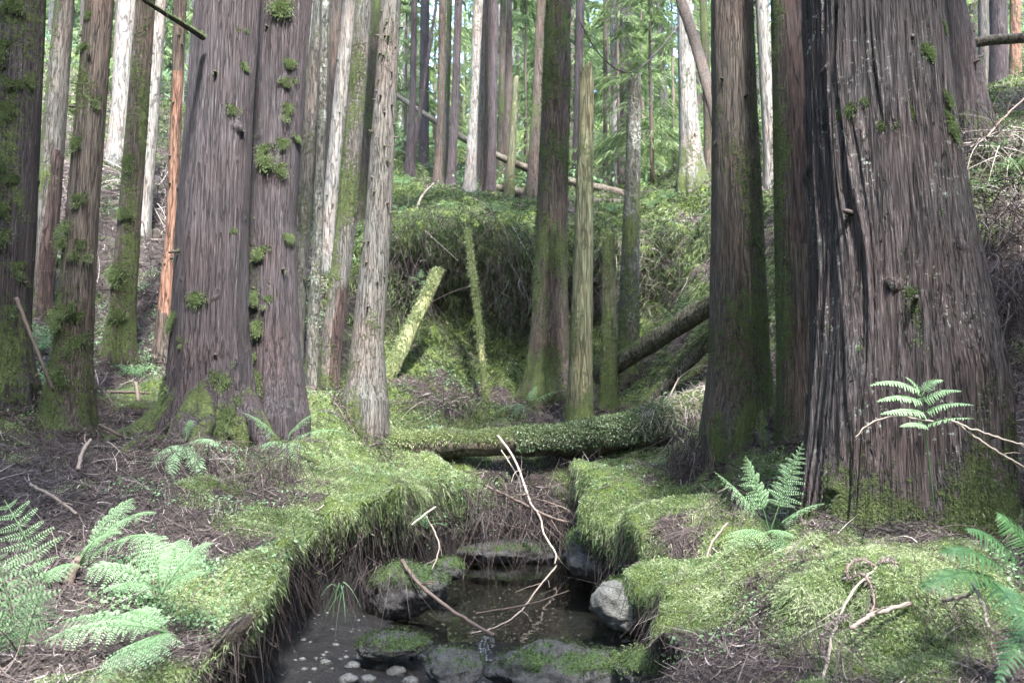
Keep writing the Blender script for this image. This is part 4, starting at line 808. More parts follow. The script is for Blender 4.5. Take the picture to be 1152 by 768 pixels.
def rock(name, label, c, size, mat='rock', mossup=.6, seed=0, rough=.25, blades=0, bsz=.02, cat='rock', group=None, hi=True, face=None, tint=(.1, .5)):
    V0, F = ICO5 if hi else ICO3
    V = V0 * (1 + rough * fbm(V0 * 1.1 + seed * 3.3, 3)[:, None] * 1.4 + rough * .5 * np.round(perlin(V0 * 1.7 + seed))[:, None] * .3)
    W = V * np.asarray(size); nn = unit(V0 / np.asarray(size))
    W += nn * (.012 * max(size) / .2 * fbm(W * 14 / max(.2, max(size)) * .4 + seed, 3))[:, None]
    ma = mossup * sstep(-.3, .8, nn[:, 2]) + .35 * fbm(W * 5 + seed, 3)
    if face is not None: ma = ma - 1.2 * sstep(.45, .8, nn @ unit(face))
    if blades:
        root = thing(name, label, cat, c, group)
        mesh_obj('stone', W, F, M[mat], root, attrs={'moss': ma})
        i = rng.integers(0, len(W), blades); ok = ma[i] > .2 + .25 * rng.random(blades); i = i[ok]; m_ = len(i); g = Geo()
        diamonds(g, W[i] + rng.normal(size=(m_, 3)) * .01, nn[i] + rng.normal(size=(m_, 3)) * .6 + np.array([0, 0, -.25]), bsz * (.5 + rng.random(m_)), bsz * .3, tint[0] + (tint[1] - tint[0]) * rng.random(m_), up=unit(rng.normal(size=(m_, 3))), droop=.3)
        tag(g.obj('moss', M['moss'], root), kind='stuff')
        return root
    o = mesh_obj(name, W, F, M[mat], None, c, {'moss': ma}); return tag(o, label, cat, group)
rock('boulder', 'round boulder with a bare grey left face at the right edge of the pool', P(706, 680, 4.75), (.20, .20, .155), 'rock', 1.0, 1, .2, 7000, .018, 'boulder', face=(-.9, -.35, .35))
rock('boulder', 'dark mossy boulder under the overhanging right bank behind the round one', P(682, 622, 5.9), (.30, .30, .22), 'wet_rock', .6, 2, .25, 5000, .02, 'boulder')
rock('boulder', 'dark boulder tucked under the moss overhang on the left side of the pool', P(458, 662, 5.0), (.24, .20, .15), 'wet_rock', .6, 3, .25, 4000, .02, 'boulder', tint=(0, .3))
rock('boulder', 'low flat mossy stone on the mud in front of the left overhang', P(440, 726, 3.95), (.17, .13, .06), 'wet_rock', .55, 4, .25, 3500, .016, 'boulder', tint=(0, .35))
rock('boulder', 'wet mossy sill stone at the head of the pool', P(575, 622, 7.0), (.42, .16, .10), 'wet_rock', .5, 5, .25, 2500, .02, 'boulder')
rock('boulder', 'long low mossy stone damming the front of the pool', P(632, 752, 3.75), (.30, .17, .10), 'wet_rock', .5, 6, .25, 5000, .016, 'boulder', tint=(0, .22))
rock('boulder', 'wet dark stone left of the trickle at the dam', P(512, 752, 3.75), (.13, .14, .085), 'wet_rock', .45, 7, .25, 1500, .016, 'boulder')
rock('boulder', 'brighter green mossy stone at the right end of the dam', P(722, 752, 3.6), (.115, .12, .075), 'wet_rock', 0.8, 8, .2, 4000, .016, 'boulder', tint=(.3, .7))
rock('boulder', 'small wet mossy stone jutting from the left bank into the pool', P(505, 640, 5.8), (.11, .12, .08), 'wet_rock', .7, 9, .2, 1500, .018, 'boulder')
pebs = [(430, 750, 14, 'largest pale pebble at the muddy edge of the dam'), (412, 741, 12, 'flat greenish grey pebble on the mud above the largest pale one'), (446, 758, 11, 'rounded grey pebble touching the right of the largest pale one'), (398, 750, 8, 'small pale pebble left of the largest pale one'), (392, 766, 10, 'pale pebble at the bottom edge below the mud'), (366, 746, 6, 'small grey pebble alone on the dark mud'),
        (470, 742, 9, 'dark flat stone chip between mud and dam'), (487, 757, 9, 'reddish brown stone chip beside the wet dark stone'), (462, 768, 9, 'greenish pebble at the very bottom of the picture'), (414, 766, 9, 'grey pebble low in the group, below the largest pale one'), (340, 742, 4, 'tiny grey pebble near the left overhang'), (378, 726, 4, 'tiny pebble highest on the mud')]
for i, (a, b_, w, lab) in enumerate(pebs):
    c = ray_ground(a, b_); s = w * c[1] / FPX
    o = rock('pebble', lab, c + np.array([0, 0, s * .2]), (s, s * .75, s * .6), 'pebble' if i not in (6, 7) else 'wet_rock', -.2, 20 + i, .22, 0, cat='pebble', group='pebbles on the mud', hi=False)

# ------------------------------------------------------------------ scattered cover on the ground
ICO2 = ico(2)
A4 = GV.reshape(NYX[0], NYX[1], 3); d1 = A4[1:, 1:] - A4[:-1, :-1]; d2_ = A4[1:, :-1] - A4[:-1, 1:]
AREA = .5 * np.linalg.norm(np.cross(d1, d2_), axis=2); CEN = .25 * (A4[1:, 1:] + A4[:-1, :-1] + A4[1:, :-1] + A4[:-1, 1:])
cellv = lambda v: (lambda q: .25 * (q[1:, 1:] + q[:-1, :-1] + q[1:, :-1] + q[:-1, 1:]))(v.reshape(NYX))
cM, cMud, cNz, cSd = cellv(moss), cellv(mud), cellv(GN[:, 2]), cellv(sdn)
DD = np.linalg.norm(CEN - CAM, axis=2)
VIEW = (np.abs(CEN[..., 0]) < .74 * CEN[..., 1] + .5) & (CEN[..., 1] > 1.4)
def scatter(weight, nmax=None):
    w = (AREA * weight * VIEW).ravel(); tot = w.sum(); n = int(tot) if nmax is None else min(int(tot), nmax)
    c = np.cumsum(w); idx = np.searchsorted(c, rng.random(n) * tot); idx = np.minimum(idx, len(w) - 1)
    i, j = np.divmod(idx, AREA.shape[1]); u, v = rng.random((2, n))[:, :, None]
    p = A4[i, j] * (1 - u) * (1 - v) + A4[i, j + 1] * u * (1 - v) + A4[i + 1, j] * (1 - u) * v + A4[i + 1, j + 1] * u * v
    N4 = GN.reshape(NYX[0], NYX[1], 3); return p, N4[i, j], DD[i, j], idx
DOWN = np.array([0, 0, -1.])
def downslope(Nn): return unit(DOWN - Nn * (Nn @ DOWN)[:, None])
# feather moss on the near banks
near = sstep(9.5, 7.5, DD)
g = Geo()
p, nn, d, ix = scatter(cM * near * 100000 * np.clip(3.2 / DD, .22, 1.25) ** 1.6 * (1 - cMud), 1150000)
n = len(p); cl = fbm(p * 3.0 + 8, 3) + .5 * fbm(p * 1.1 + 77, 2); cl2 = perlin(p * 11); sz = (.0078 + .0019 * d) * (.6 + .8 * rng.random(n)) * np.clip(1 + .35 * cl2 + .6 * fbm(p * 1.7 + 31, 2), .5, 1.4)
ds = downslope(nn); steep = sstep(.85, .3, nn[:, 2])[:, None]
D = nn * (.75 - .5 * steep) + rng.normal(size=(n, 3)) * .6 + ds * (.2 + .45 * steep)
diamonds(g, p + nn * (.014 * rng.random(n))[:, None], D, sz * (1.1 + .3 * steep[:, 0]), sz * .17, np.clip(.52 + .38 * cl + .25 * cl2 + .22 * rng.normal(size=n), 0, 1), up=unit(nn + rng.normal(size=(n, 3)) * .8), droop=.25)
tag(g.obj('feather_moss', M['bankmoss']), kind='stuff')
# moss on the ledge and the slopes beyond, coarser
g = Geo()
p, nn, d, ix = scatter(cM * sstep(6.8, 8.5, DD) * sstep(34, 20, DD) * 4200 * np.clip(9 / DD, .1, 1.2) ** 1.5, 330000)
n = len(p); cl = fbm(p * 1.6 + 8, 3); cl2 = perlin(p * 5); sz = (.0042 * d) * (.6 + .9 * rng.random(n)); ds = downslope(nn); steep = sstep(.9, .35, nn[:, 2])[:, None]
D = nn * (.8 - .45 * steep) + rng.normal(size=(n, 3)) * .5 + ds * (.2 + 1.0 * steep)
diamonds(g, p + nn * (.03 * rng.random(n))[:, None], D, sz * (1 + 1.1 * steep[:, 0]), sz * .24, np.clip(.34 + .35 * cl + .25 * cl2 + .2 * rng.normal(size=n), 0, 1), up=unit(nn + rng.normal(size=(n, 3)) * .8), droop=.3)
tag(g.obj('slope_moss', M['moss']), kind='stuff')
# dead cedar sprays and twigs on the bare ground
g = Geo()
p, nn, d, ix = scatter(np.minimum(1, 1.0 - .86 * cM + .75 * sstep(.2, .5, fbm(CEN.reshape(-1, 3) * 2.3 + 15, 3).reshape(AREA.shape))) * (1 - cMud) * sstep(30, 14, DD) * 4600 * np.clip(4 / DD, .12, 1.2) ** 1.5, 230000)
n = len(p); tg = unit(np.cross(nn, unit(rng.normal(size=(n, 3))))); ds = downslope(nn); steep = sstep(.92, .5, nn[:, 2])[:, None]; dirs = unit(tg + ds * steep * 1.3 + nn * .12)
L = (.03 + .012 * d) * (.3 + 1.5 * rng.random(n) ** 2); tt = np.clip(.37 + .28 * fbm(p * 1.2, 2) + .24 * rng.normal(size=n), 0, 1)
ribbons(g, p + nn * .008, dirs, L, (.0016 + .0006 * d) * (.5 + 1.2 * rng.random(n)), tt, side=unit(np.cross(nn, dirs) + rng.normal(size=(n, 3)) * .4), curve=unit(rng.normal(size=(n, 3))) * .5 + nn * .12, k=4, grav=.15)
tag(g.obj('leaf_litter', M['litter']), kind='stuff')
# roots and dead strands hanging from the undercut lips and steep faces
g = Geo()
p, nn, d, ix = scatter(sstep(.62, .2, cNz) * (1 - .35 * cM) * sstep(14, 9, DD) * (cSd > .03) * 650 * np.clip(5 / DD, .2, 1.2) ** 1.3, 26000)
n = len(p); ds = downslope(nn)
ribbons(g, p + nn * .012, ds + nn * (.25 + .3 * rng.random(n))[:, None] + rng.normal(size=(n, 3)) * .3, (.05 + .015 * d) * (.3 + 1.4 * rng.random(n)), .0016 + .0006 * d, np.clip(.12 + .15 * rng.normal(size=n), 0, 1), curve=DOWN * .5 + rng.normal(size=(n, 3)) * .22, k=5)  # dark tint paints in the shade of the recess under the lips
tag(g.obj('hanging_roots', M['litter']), kind='stuff')
g = Geo()
p, nn, d, ix = scatter(sstep(.75, .3, cNz) * cM * sstep(13, 8, DD) * (cSd > .11) * 1700 * np.clip(4 / DD, .2, 1.2) ** 1.4, 130000)
n = len(p); ds = downslope(nn)
ribbons(g, p + nn * .015, ds + nn * (.5 + .3 * rng.random(n))[:, None] + rng.normal(size=(n, 3)) * .3, (.012 + .0042 * d) * (.3 + 1.4 * rng.random(n) ** 1.5), .0022 + .0007 * d, np.clip(.5 + .3 * perlin(p * 4) + .22 * rng.normal(size=n), 0, 1), curve=DOWN * .8 + rng.normal(size=(n, 3)) * .12, k=3)
tag(g.obj('hanging_moss', M['bankmoss']), kind='stuff')
# small leafy ground cover
g = Geo()
gc = sstep(.0, .45, fbm(CEN.reshape(-1, 3) * 1.3 + 70, 3).reshape(AREA.shape)) * (.35 + .65 * (cM < .6))
gw = gc * sstep(16, 8, DD) * (1 - cMud) * 2400 * np.clip(4 / DD, .15, 1.2) ** 1.4 * np.where(CEN[..., 0] < -.4, 4.2, 1.0)
p, nn, d, ix = scatter(gw, 150000)
n = len(p); sz = (.008 + .0022 * d) * (.6 + .8 * rng.random(n))
diamonds(g, p + nn * (.008 + .06 * rng.random(n) * np.clip(.5 + perlin(p * 2.6), .1, 1.2))[:, None], rng.normal(size=(n, 3)) * .8 + nn * .35, sz, sz * .62, np.clip(.6 + .25 * rng.normal(size=n) + .25 * fbm(p * 2, 2), 0, 1), up=unit(nn * 1.6 + rng.normal(size=(n, 3)) * .5), droop=.15)
tag(g.obj('ground_cover', M['fern']), kind='stuff')
# leaf and lichen crust on the log's right half
_, path, r_, V1, N1 = LOGS['L1']; root = LOGS['L1'][0]; g = Geo(); base = path[150]
i = rng.integers(120, 250, 13000); k = rng.integers(0, 64, 13000); ok = N1[i, k][:, 2] > -.55; i, k = i[ok], k[ok]; n = len(i)
diamonds(g, V1[i, k] - base + N1[i, k] * .012, N1[i, k] * .5 + rng.normal(size=(n, 3)) * .7 + DOWN * .4, .021 * (.5 + rng.random(n)), .013, np.clip(.42 + .30 * rng.normal(size=n), 0, 1), up=unit(N1[i, k] + rng.normal(size=(n, 3)) * .5), droop=.2)
tag(g.obj('leafy_cover', M['ivy'], root), kind='stuff')
g = Geo(); i = rng.integers(215, 300, 2600); k = rng.integers(0, 64, 2600); ok = N1[i, k][:, 2] > -.2; i, k = i[ok], k[ok]; n = len(i)
ribbons(g, V1[i, k] - base + N1[i, k] * .012, unit(rng.normal(size=(n, 3)) * .9 + DOWN * .5 + N1[i, k] * .3), .10 * (.4 + 1.2 * rng.random(n)), .006, np.clip(.85 + .15 * rng.normal(size=n), 0, 1), curve=DOWN * .55 + rng.normal(size=(n, 3)) * .15, k=4)
tag(g.obj('dead_sprays', M['litter'], root), kind='stuff')

# fine gravel on the mud and the bed of the pool
g = Geo(); p, nn, d, ix = scatter(cMud * (cNz > .75) * (CEN[..., 1] > 2.6) * 420, 900)
for q in p:
    s_ = .004 + .012 * rng.random() ** 2.5; V_ = ICO2[0] * (1 + .25 * perlin(ICO2[0] * 1.5 + q * 40)[:, None]) * s_ * np.array([1, .8 + .3 * rng.random(), .6]); g.add(V_ + q, ICO2[1], rng.random() * .8)
M['gravel'] = leaf_mat('gravel_stone', [(0, (.03, .03, .03)), (.5, (.09, .088, .085)), (1, (.15, .147, .14))], 0, .6)
tag(g.obj('gravel', M['gravel'], smooth=True), kind='stuff')
# ------------------------------------------------------------------ ferns
def frond_geo(g, P0, P1, arch, width, nrm, pairs=18, sub=9, stem=.18, shape='lan', mode='bi', tint=.5, ang0=.25, ang1=.6, r=.0025, subr=.22, droop=.25, seed=0):
    rg = np.random.default_rng(seed); P0, P1 = np.asarray(P0, float), np.asarray(P1, float); Cc = (P0 + P1) / 2 + np.asarray(arch, float)
    bz = lambda t: (1 - t)[:, None] ** 2 * P0 + 2 * ((1 - t) * t)[:, None] * Cc + t[:, None] ** 2 * P1
    t = np.linspace(0, 1, 24); path = bz(t); stick = tube_arrays(path, np.linspace(r, r * .3, 24), 5)[0]
    g.add(stick.reshape(-1, 3), grid_faces(24, 5, True), .25 + .4 * t.repeat(5))
    t = stem + (1 - stem) * (np.arange(pairs) + .2) / pairs; u = (t - stem) / (1 - stem); pos = bz(t); Tn = unit(bz(t + .01) - bz(t - .01))
    S = unit(np.cross(Tn, np.broadcast_to(np.asarray(nrm, float), Tn.shape))); Nn = np.cross(S, Tn)
    pl = width * (.85 + .3 * rg.random(len(u))) * ((1 - u) ** .8 * (.7 + .3 * np.minimum(1, u * 6)) if shape == 'tri' else np.sin(np.pi * (.14 + .86 * u)) ** .8 + .03)
    sp = np.linalg.norm(P1 - P0) * (1 - stem) / pairs
    for sg in (1, -1):
        ang = ang0 + (ang1 - ang0) * u + .08 * rg.normal(size=pairs)
        d = S * (sg * np.cos(ang))[:, None] + Tn * np.sin(ang)[:, None]
        ll = pl * (1 + .1 * rg.normal(size=pairs)); cv = -Nn * droop - np.array([0, 0, .12])
        if mode == 'pin':
            ribbons(g, pos, d, ll, sp * .82 * np.ones(pairs), np.clip(tint + .15 * rg.normal(size=pairs), 0, 1), side=np.cross(d, Nn), curve=cv, k=4)
            continue
        v = (np.arange(sub) + .4) / sub
        q = pos[:, None] + d[:, None] * (ll[:, None] * v)[..., None] + cv[:, None] * (ll[:, None] * v ** 2)[..., None]
        dl = unit(d[:, None] + 2 * cv[:, None] * v[None, :, None]); side = np.cross(dl, np.broadcast_to(Nn[:, None], dl.shape)); side = unit(side)
        pr = ll[:, None] * subr * (1 - .8 * v ** 1.3) + .001; wdt = np.broadcast_to(ll[:, None] / sub * .58, pr.shape)
        up = unit(Nn[:, None] + .25 * rg.normal(size=q.shape))
        for s2 in (1, -1):
            dd = side * s2 + dl * .55
            diamonds(g, q.reshape(-1, 3), dd.reshape(-1, 3), pr.reshape(-1), wdt.reshape(-1), np.clip(tint + .12 * rg.normal(size=q.shape[:2]) + .15 * (v - .5), 0, 1).reshape(-1), up=up.reshape(-1, 3), droop=.12, wide=.4)
        rb = pos; ribbons(g, rb, d, ll, .0012 + 0 * ll, .7, side=Nn, curve=cv, k=3)
FERN_N = [0]
def fern(label, base, fronds, mat='fern', group=None, on_ground=True, name='fern', lab_cat='fern', **kw):
    """base (px, py, depth); fronds (px, py, depth, arch up, width)"""
    P0 = P(*base)
    root = thing(name, label, lab_cat, P0, group)
    for i, f in enumerate(fronds):
        FERN_N[0] += 1
        a, b_, Yf, au, w = f[:5]; k = dict(kw); k.update(f[5] if len(f) > 5 else {})
        q0 = P(*k.pop('start')) if 'start' in k else P0
        P1 = P(a, b_, Yf); tn = unit(P1 - q0); nr = np.array([0, -.45, 1.0]) if 'nrm' not in k else np.asarray(k.pop('nrm')); k.setdefault('tint', .5 + .18 * math.sin(FERN_N[0] * 2.4))
        g = Geo(); frond_geo(g, q0 - P0, P1 - P0, np.array([0, 0, au]), w, nr, seed=FERN_N[0], **k)
        g.obj('frond', M[mat], root)
    return root
fern('bright pale green fern fanned out in front of the giant cedar trunk', (1050, 566, 3.3), [(1036, 436, 3.15, .0, .03, {'stem': .9, 'pairs': 3, 'r': .004}), (978, 434, 3.0, .045, .036, {'start': (1036, 440, 3.15)}), (986, 452, 3.0, .035, .036, {'start': (1038, 452, 3.15)}), (990, 466, 2.95, .02, .036, {'start': (1040, 464, 3.15)}), (1012, 480, 2.95, .015, .03, {'start': (1042, 478, 3.15)}),
 (1062, 428, 3.1, .03, .034, {'start': (1036, 440, 3.15)}), (1082, 440, 3.05, .035, .036, {'start': (1038, 452, 3.15)}), (1096, 456, 3.0, .035, .036, {'start': (1040, 464, 3.15)}), (1096, 471, 2.95, .025, .034, {'start': (1042, 478, 3.15)}), (1018, 424, 3.1, .02, .03, {'start': (1036, 440, 3.15)})], pairs=17, mode='pin', stem=.06, nrm=(0, -.75, .8), tint=.85, droop=.2, r=.002, shape='tri')
fern('light green many fronded fern at the left foot of the giant cedar', (866, 600, 3.75), [(803, 530, 3.65, .06, .12), (904, 496, 3.75, .03, .10), (838, 512, 3.75, .05, .10), (928, 566, 3.5, .06, .11), (940, 636, 3.3, .09, .11), (818, 620, 3.3, .08, .115), (890, 606, 3.35, .05, .09), (912, 662, 3.15, .09, .10)], pairs=13, sub=9, tint=.85, shape='tri', stem=.28)
fern('large dark blue green fern arching in from the right edge low down', (1200, 690, 2.6),
     [(1036, 664, 2.30, .06, .056, {'start': (1118, 650, 2.45)}), (1058, 622, 2.40, .05, .06, {'start': (1130, 640, 2.45)}), (1088, 596, 2.45, .045, .06, {'start': (1146, 632, 2.5)}), (1122, 578, 2.5, .04, .06, {'start': (1160, 625, 2.5)}),
      (1162, 718, 2.2, .05, .06, {'start': (1112, 652, 2.45)}), (1122, 772, 2.15, .06, .045, {'start': (1172, 690, 2.4)}), (1098, 655, 2.42, .01, .002, {'stem': .95, 'pairs': 2, 'r': .006})], 'darkfern', pairs=22, mode='pin', stem=.03, tint=.42, nrm=(-.15, -.6, 1))
fern('pale green fern arching to the right from a brown stalk on the left slope', (86, 640, 3.2), [(173, 578, 2.95, .13, .075), (176, 606, 2.8, .10, .075), (130, 600, 2.9, .09, .06), (56, 655, 2.95, .08, .06), (150, 560, 3.35, .08, .065)], pairs=16, sub=10, tint=.75, shape='lan')
fern('pale green fern spreading flat beside the edge of the mossy bank', (182, 668, 2.85), [(98, 640, 2.75, .07, .085), (124, 664, 2.6, .06, .075), (237, 612, 2.85, .06, .075), (166, 598, 3.05, .05, .075), (224, 648, 2.7, .06, .07), (205, 606, 3.0, .05, .07)], pairs=14, sub=10, tint=.8)
fern('pale fern lying low at the bottom left with fronds reaching left', (190, 712, 2.55), [(48, 722, 2.4, .07, .065), (66, 700, 2.55, .06, .06), (112, 770, 2.1, .06, .07), (140, 690, 2.6, .05, .06), (160, 748, 2.25, .05, .06)], pairs=16, sub=10, tint=.8)
fern('tall thin fern with a dark stem leaning left at the left edge', (66, 680, 3.0), [(5, 562, 2.9, .02, .09)], pairs=8, sub=11, stem=.25, nrm=(.2, -1, .5), ang0=0, ang1=.5, tint=.85, r=.004)
fern('yellow green fern partly cut off at the lower left corner', (24, 742, 2.5), [(-4, 622, 2.45, .02, .12), (50, 660, 2.4, .05, .08), (-20, 700, 2.3, .05, .09)], pairs=10, sub=10, stem=.2, nrm=(.2, -1, .6), ang0=0, ang1=.5, tint=.75)
fern('fern with drooping strap shaped fronds at the foot of the twin cedars', (206, 502, 5.25), [(166, 532, 5.0, .12, .05), (186, 556, 4.85, .16, .05), (226, 552, 4.9, .15, .05), (238, 584, 4.75, .2, .05), (214, 472, 5.1, .06, .05), (246, 502, 5.0, .09, .045)], pairs=22, mode='pin', stem=.12, tint=.85)
fern('blue green fern just right of the twin cedars on the bank edge', (318, 500, 5.6), [(272, 464, 5.4, .08, .12), (352, 466, 5.4, .07, .13), (390, 487, 5.2, .10, .12), (334, 520, 5.0, .10, .11), (294, 508, 5.1, .08, .10)], 'fern', pairs=13, sub=8, tint=.85, shape='tri', stem=.25)
fern('pale blue green fern behind the leftmost trunks', (48, 400, 6.3), [(26, 352, 6.2, .05, .09), (64, 350, 6.2, .05, .09), (68, 378, 6.0, .05, .08), (28, 384, 6.0, .05, .08), (48, 370, 5.9, .05, .08)], pairs=10, sub=6, tint=.8, shape='tri', stem=.3)
fern('bright fern growing above the diagonal log on the right slope', (764, 366, 8.9), [(742, 344, 8.7, .06, .08), (772, 322, 8.9, .04, .08), (784, 346, 8.7, .05, .08), (750, 362, 8.5, .05, .07)], pairs=11, sub=5, tint=.85, shape='tri', stem=.2)
fern('fern on the root mound at the foot of the big central trunk', (594, 456, 8.6), [(558, 464, 8.4, .08, .09), (642, 438, 8.5, .08, .08), (604, 434, 8.7, .05, .08), (572, 474, 8.2, .08, .08)], pairs=12, sub=5, tint=.6, shape='tri', stem=.2)
fern('small bright fern low on the right side of the giant cedar', (1108, 572, 3.75), [(1092, 564, 3.6, .03, .04), (1124, 554, 3.7, .03, .04), (1110, 545, 3.7, .02, .04)], pairs=8, sub=5, tint=.85, shape='tri', stem=.3)
fern('little fern under the bare right end of the fallen log', (778, 486, 7.3), [(756, 476, 7.1, .05, .07), (796, 470, 7.2, .05, .07), (782, 494, 6.9, .05, .06)], pairs=10, sub=5, tint=.6, shape='tri', stem=.2)
fern('small fern hanging off the ledge above the leaning pale log', (472, 316, 10.0), [(486, 322, 9.7, .04, .07), (460, 312, 9.8, .04, .07), (474, 302, 10.0, .03, .06)], pairs=8, sub=4, tint=.85, shape='tri', stem=.2)
lf = [(452, 205, 13.0), (478, 190, 15.5), (520, 205, 15.0), (470, 150, 19), (440, 170, 17), (655, 228, 13), (735, 232, 12.6), (752, 222, 13), (690, 236, 12.8), (1120, 172, 6.9), (1145, 190, 6.5), (1108, 215, 6.4), (500, 235, 12), (445, 240, 12.2), (560, 236, 12.4), (580, 245, 12.2), (300, 230, 12.5), (155, 325, 8.9), (150, 420, 6.6), (430, 225, 12.8), (780, 262, 10.6)]
for i, (a, b_, Yg) in enumerate(lf):
    c = ray_ground(a, b_ + 4); Yg = c[1]; s = .10 + .013 * Yg
    fr_ = []
    for k in range(6):
        an = k * 1.05 + i; dx, dy = math.cos(an), math.sin(an)
        fr_.append((c + np.array([dx * s, dy * s, s * .45])))
    root = thing('fern', 'small fern sprouting from the slopes behind the log', 'fern', c, 'small ferns on the slopes')
    for k, q in enumerate(fr_):
        g = Geo(); frond_geo(g, np.zeros(3), q - c, (0, 0, s * .45), s * .38, (0, 0, 1), pairs=10, sub=4, shape='tri', stem=.15, tint=.7, seed=i * 10 + k, r=.004); g.obj('frond', M['fern'], root)

g = Geo()
uw = sstep(.02, .35, fbm(CEN.reshape(-1, 3) * .45 + 20, 3).reshape(AREA.shape)) * sstep(12.5, 15, CEN[..., 1]) * sstep(60, 40, CEN[..., 1]) * 75
p, nn, d, ix = scatter(uw, 60000); n = len(p); hh = rng.random(n)
diamonds(g, p + np.array([0, 0, 1.]) * (hh * (.15 + .5 * np.clip(perlin(p * .8) + .5, 0, 1)))[:, None], rng.normal(size=(n, 3)) + np.array([0, 0, .1]), .004 * d + .10 * rng.random(n), .045, np.clip(.5 + .3 * hh + .2 * rng.normal(size=n), 0, 1), up=unit(rng.normal(size=(n, 3)) * .5 + np.array([0, 0, 1.])), droop=.25)
tag(g.obj('undergrowth', M['fern']), kind='stuff')
# grass tuft and drooping clubmoss
def tuft(label, base, n, L, spread, mat, tint, cat, seed, lean=(0, -.3, .9)):
    rg = np.random.default_rng(seed); g = Geo(); c = P(*base)
    d = np.asarray(lean) + rg.normal(size=(n, 3)) * spread
    ribbons(g, rg.normal(size=(n, 3)) * .015, d, L * (.5 + .7 * rg.random(n)), .005, np.clip(tint + .2 * rg.normal(size=n), 0, 1), curve=np.array([0, -.1, -.75]) + rg.normal(size=(n, 3)) * .1, k=6)
    root = thing('grass_tuft', label, cat, c); tag(g.obj('blades', M[mat], root), kind='stuff')
tuft('tuft of thin arching grass on the right bank above the roots', (786, 648, 4.0), 50, .2, .4, 'fern', .6, 'grass', 1)
tuft('yellow green grass tuft on the lip of the left bank', (478, 588, 5.2), 40, .22, .4, 'fern', .85, 'grass', 2)
tuft('drooping clubmoss sprig dangling from the left moss overhang', (385, 658, 3.75), 12, .15, .25, 'fern', .75, 'clubmoss', 3, (0, -.4, -.2))

# ------------------------------------------------------------------ sticks, twigs, dead fronds: each one a thing
def stick(label, pts, r0, r1, tint=.5, name='stick', cat='stick', n=24, wob=.0016, ns=7, mat='twig'):
    W = [P(*q) for q in pts]; c = W[len(W) // 2]; g = Geo(); stick_geo(g, [w - c for w in W], r0, r1, ns, n, wob, tint)
    Lw = sum(np.linalg.norm(b_ - a_) for a_, b_ in zip(W[:-1], W[1:])); pth = smooth_path(W, 30) - c
    for k_ in range(0 if Lw < .25 else 2 if Lw < .8 else 4):
        i_ = rng.integers(6, 26); t_ = unit(pth[i_ + 1] - pth[i_ - 1]); d_ = unit(t_ + unit(np.cross(t_, rng.normal(size=3))) * .9 + np.array([0, -.2, .2])); l_ = min(.22, Lw * (.08 + .16 * rng.random()))
        stick_geo(g, [pth[i_], pth[i_] + d_ * l_ * .5, pth[i_] + d_ * l_ + rng.normal(size=3) * l_ * .15], min(r0, r1) * .55, min(r0, r1) * .25, 5, 8, .001, tint)
    o = g.obj(name, M[mat], None, smooth=True); o.location = c; return tag(o, label, cat)
stick('reddish brown bent stick slanting from the left bank into the pool', [(452, 630, 4.9), (470, 655, 4.75), (500, 680, 4.6), (528, 698, 4.45), (556, 714, 4.3)], .012, .009, .42)
stick('long pale twig zigzagging from the log down to the pool', [(560, 490, 7.35), (578, 515, 7.15), (590, 545, 6.9), (597, 566, 6.7), (607, 580, 6.6), (613, 602, 6.5), (625, 622, 6.4), (624, 634, 6.35)], .011, .006, .85)
stick('short pale fork running beside the zigzag twig', [(564, 506, 7.3), (582, 535, 7.1), (597, 566, 6.72)], .006, .008, .8)
c0 = on_z(622, 640, .02); 
stick('pale crooked twig half sunk in the middle of the pool', [(626, 636, 6.3), (606, 660, 5.7), (585, 688, 5.05), (560, 704, 4.7), (530, 712, 4.55)], .007, .004, .75)
stick('dark twig lying across the pool surface', [(535, 690, 5.0), (570, 684, 5.1), (600, 678, 5.2), (640, 664, 5.5)], .006, .004, .15)
stick('brown branch lying across the debris below the log', [(546, 546, 7.0), (580, 562, 6.8), (620, 582, 6.6), (652, 589, 6.5)], .013, .009, .4)
stick('thin brown branch curving down to the right bank from the debris', [(600, 560, 6.9), (632, 570, 6.6), (648, 582, 6.5), (652, 592, 6.45)], .008, .006, .45)
stick('dark thin stem hanging from the debris into the pool', [(545, 574, 6.6), (532, 600, 6.5), (523, 628, 6.35), (521, 652, 6.2)], .006, .004, .12)
stick('short whitish twig end on the lip of the left bank', [(463, 590, 5.1), (476, 580, 5.1), (490, 570, 5.15)], .007, .006, .95)
stick('pale curved twig drooping over the lip of the left bank', [(478, 578, 5.3), (490, 600, 5.1), (494, 618, 5.0), (486, 640, 4.9)], .006, .004, .7)
stick('long thin tan stem leaning in front of the mossy patch by the giant cedar', [(988, 636, 2.95), (960, 664, 2.8), (940, 706, 2.6), (924, 775, 2.35)], .0035, .005, .8)
stick('tan broken stick lying under the curled dead fronds', [(956, 706, 2.62), (985, 690, 2.68), (1024, 678, 2.75)], .007, .007, .72)
stick('thin bare twig reaching right from the pale fern by the giant cedar', [(1062, 470, 3.1), (1105, 486, 3.05), (1165, 504, 3.0)], .004, .003, .75)
stick('second bare twig reaching right below the first by the giant cedar', [(1070, 472, 3.1), (1110, 500, 3.05), (1160, 530, 3.0)], .004, .003, .7)
stick('thin pale twig reaching left from the pale fern by the giant cedar', [(1050, 474, 3.2), (1005, 468, 3.2), (976, 478, 3.2), (962, 492, 3.2)], .004, .002, .75)
stick('reddish brown dead stem leaning beside the leftmost trunk', [(18, 335, 5.3), (32, 370, 5.3), (46, 405, 5.3), (60, 440, 5.35)], .013, .010, .35)
stick('fallen branch on the ground between two left trunks', [(112, 441, 6.3), (140, 441, 6.3), (168, 442, 6.3)], .012, .010, .35)
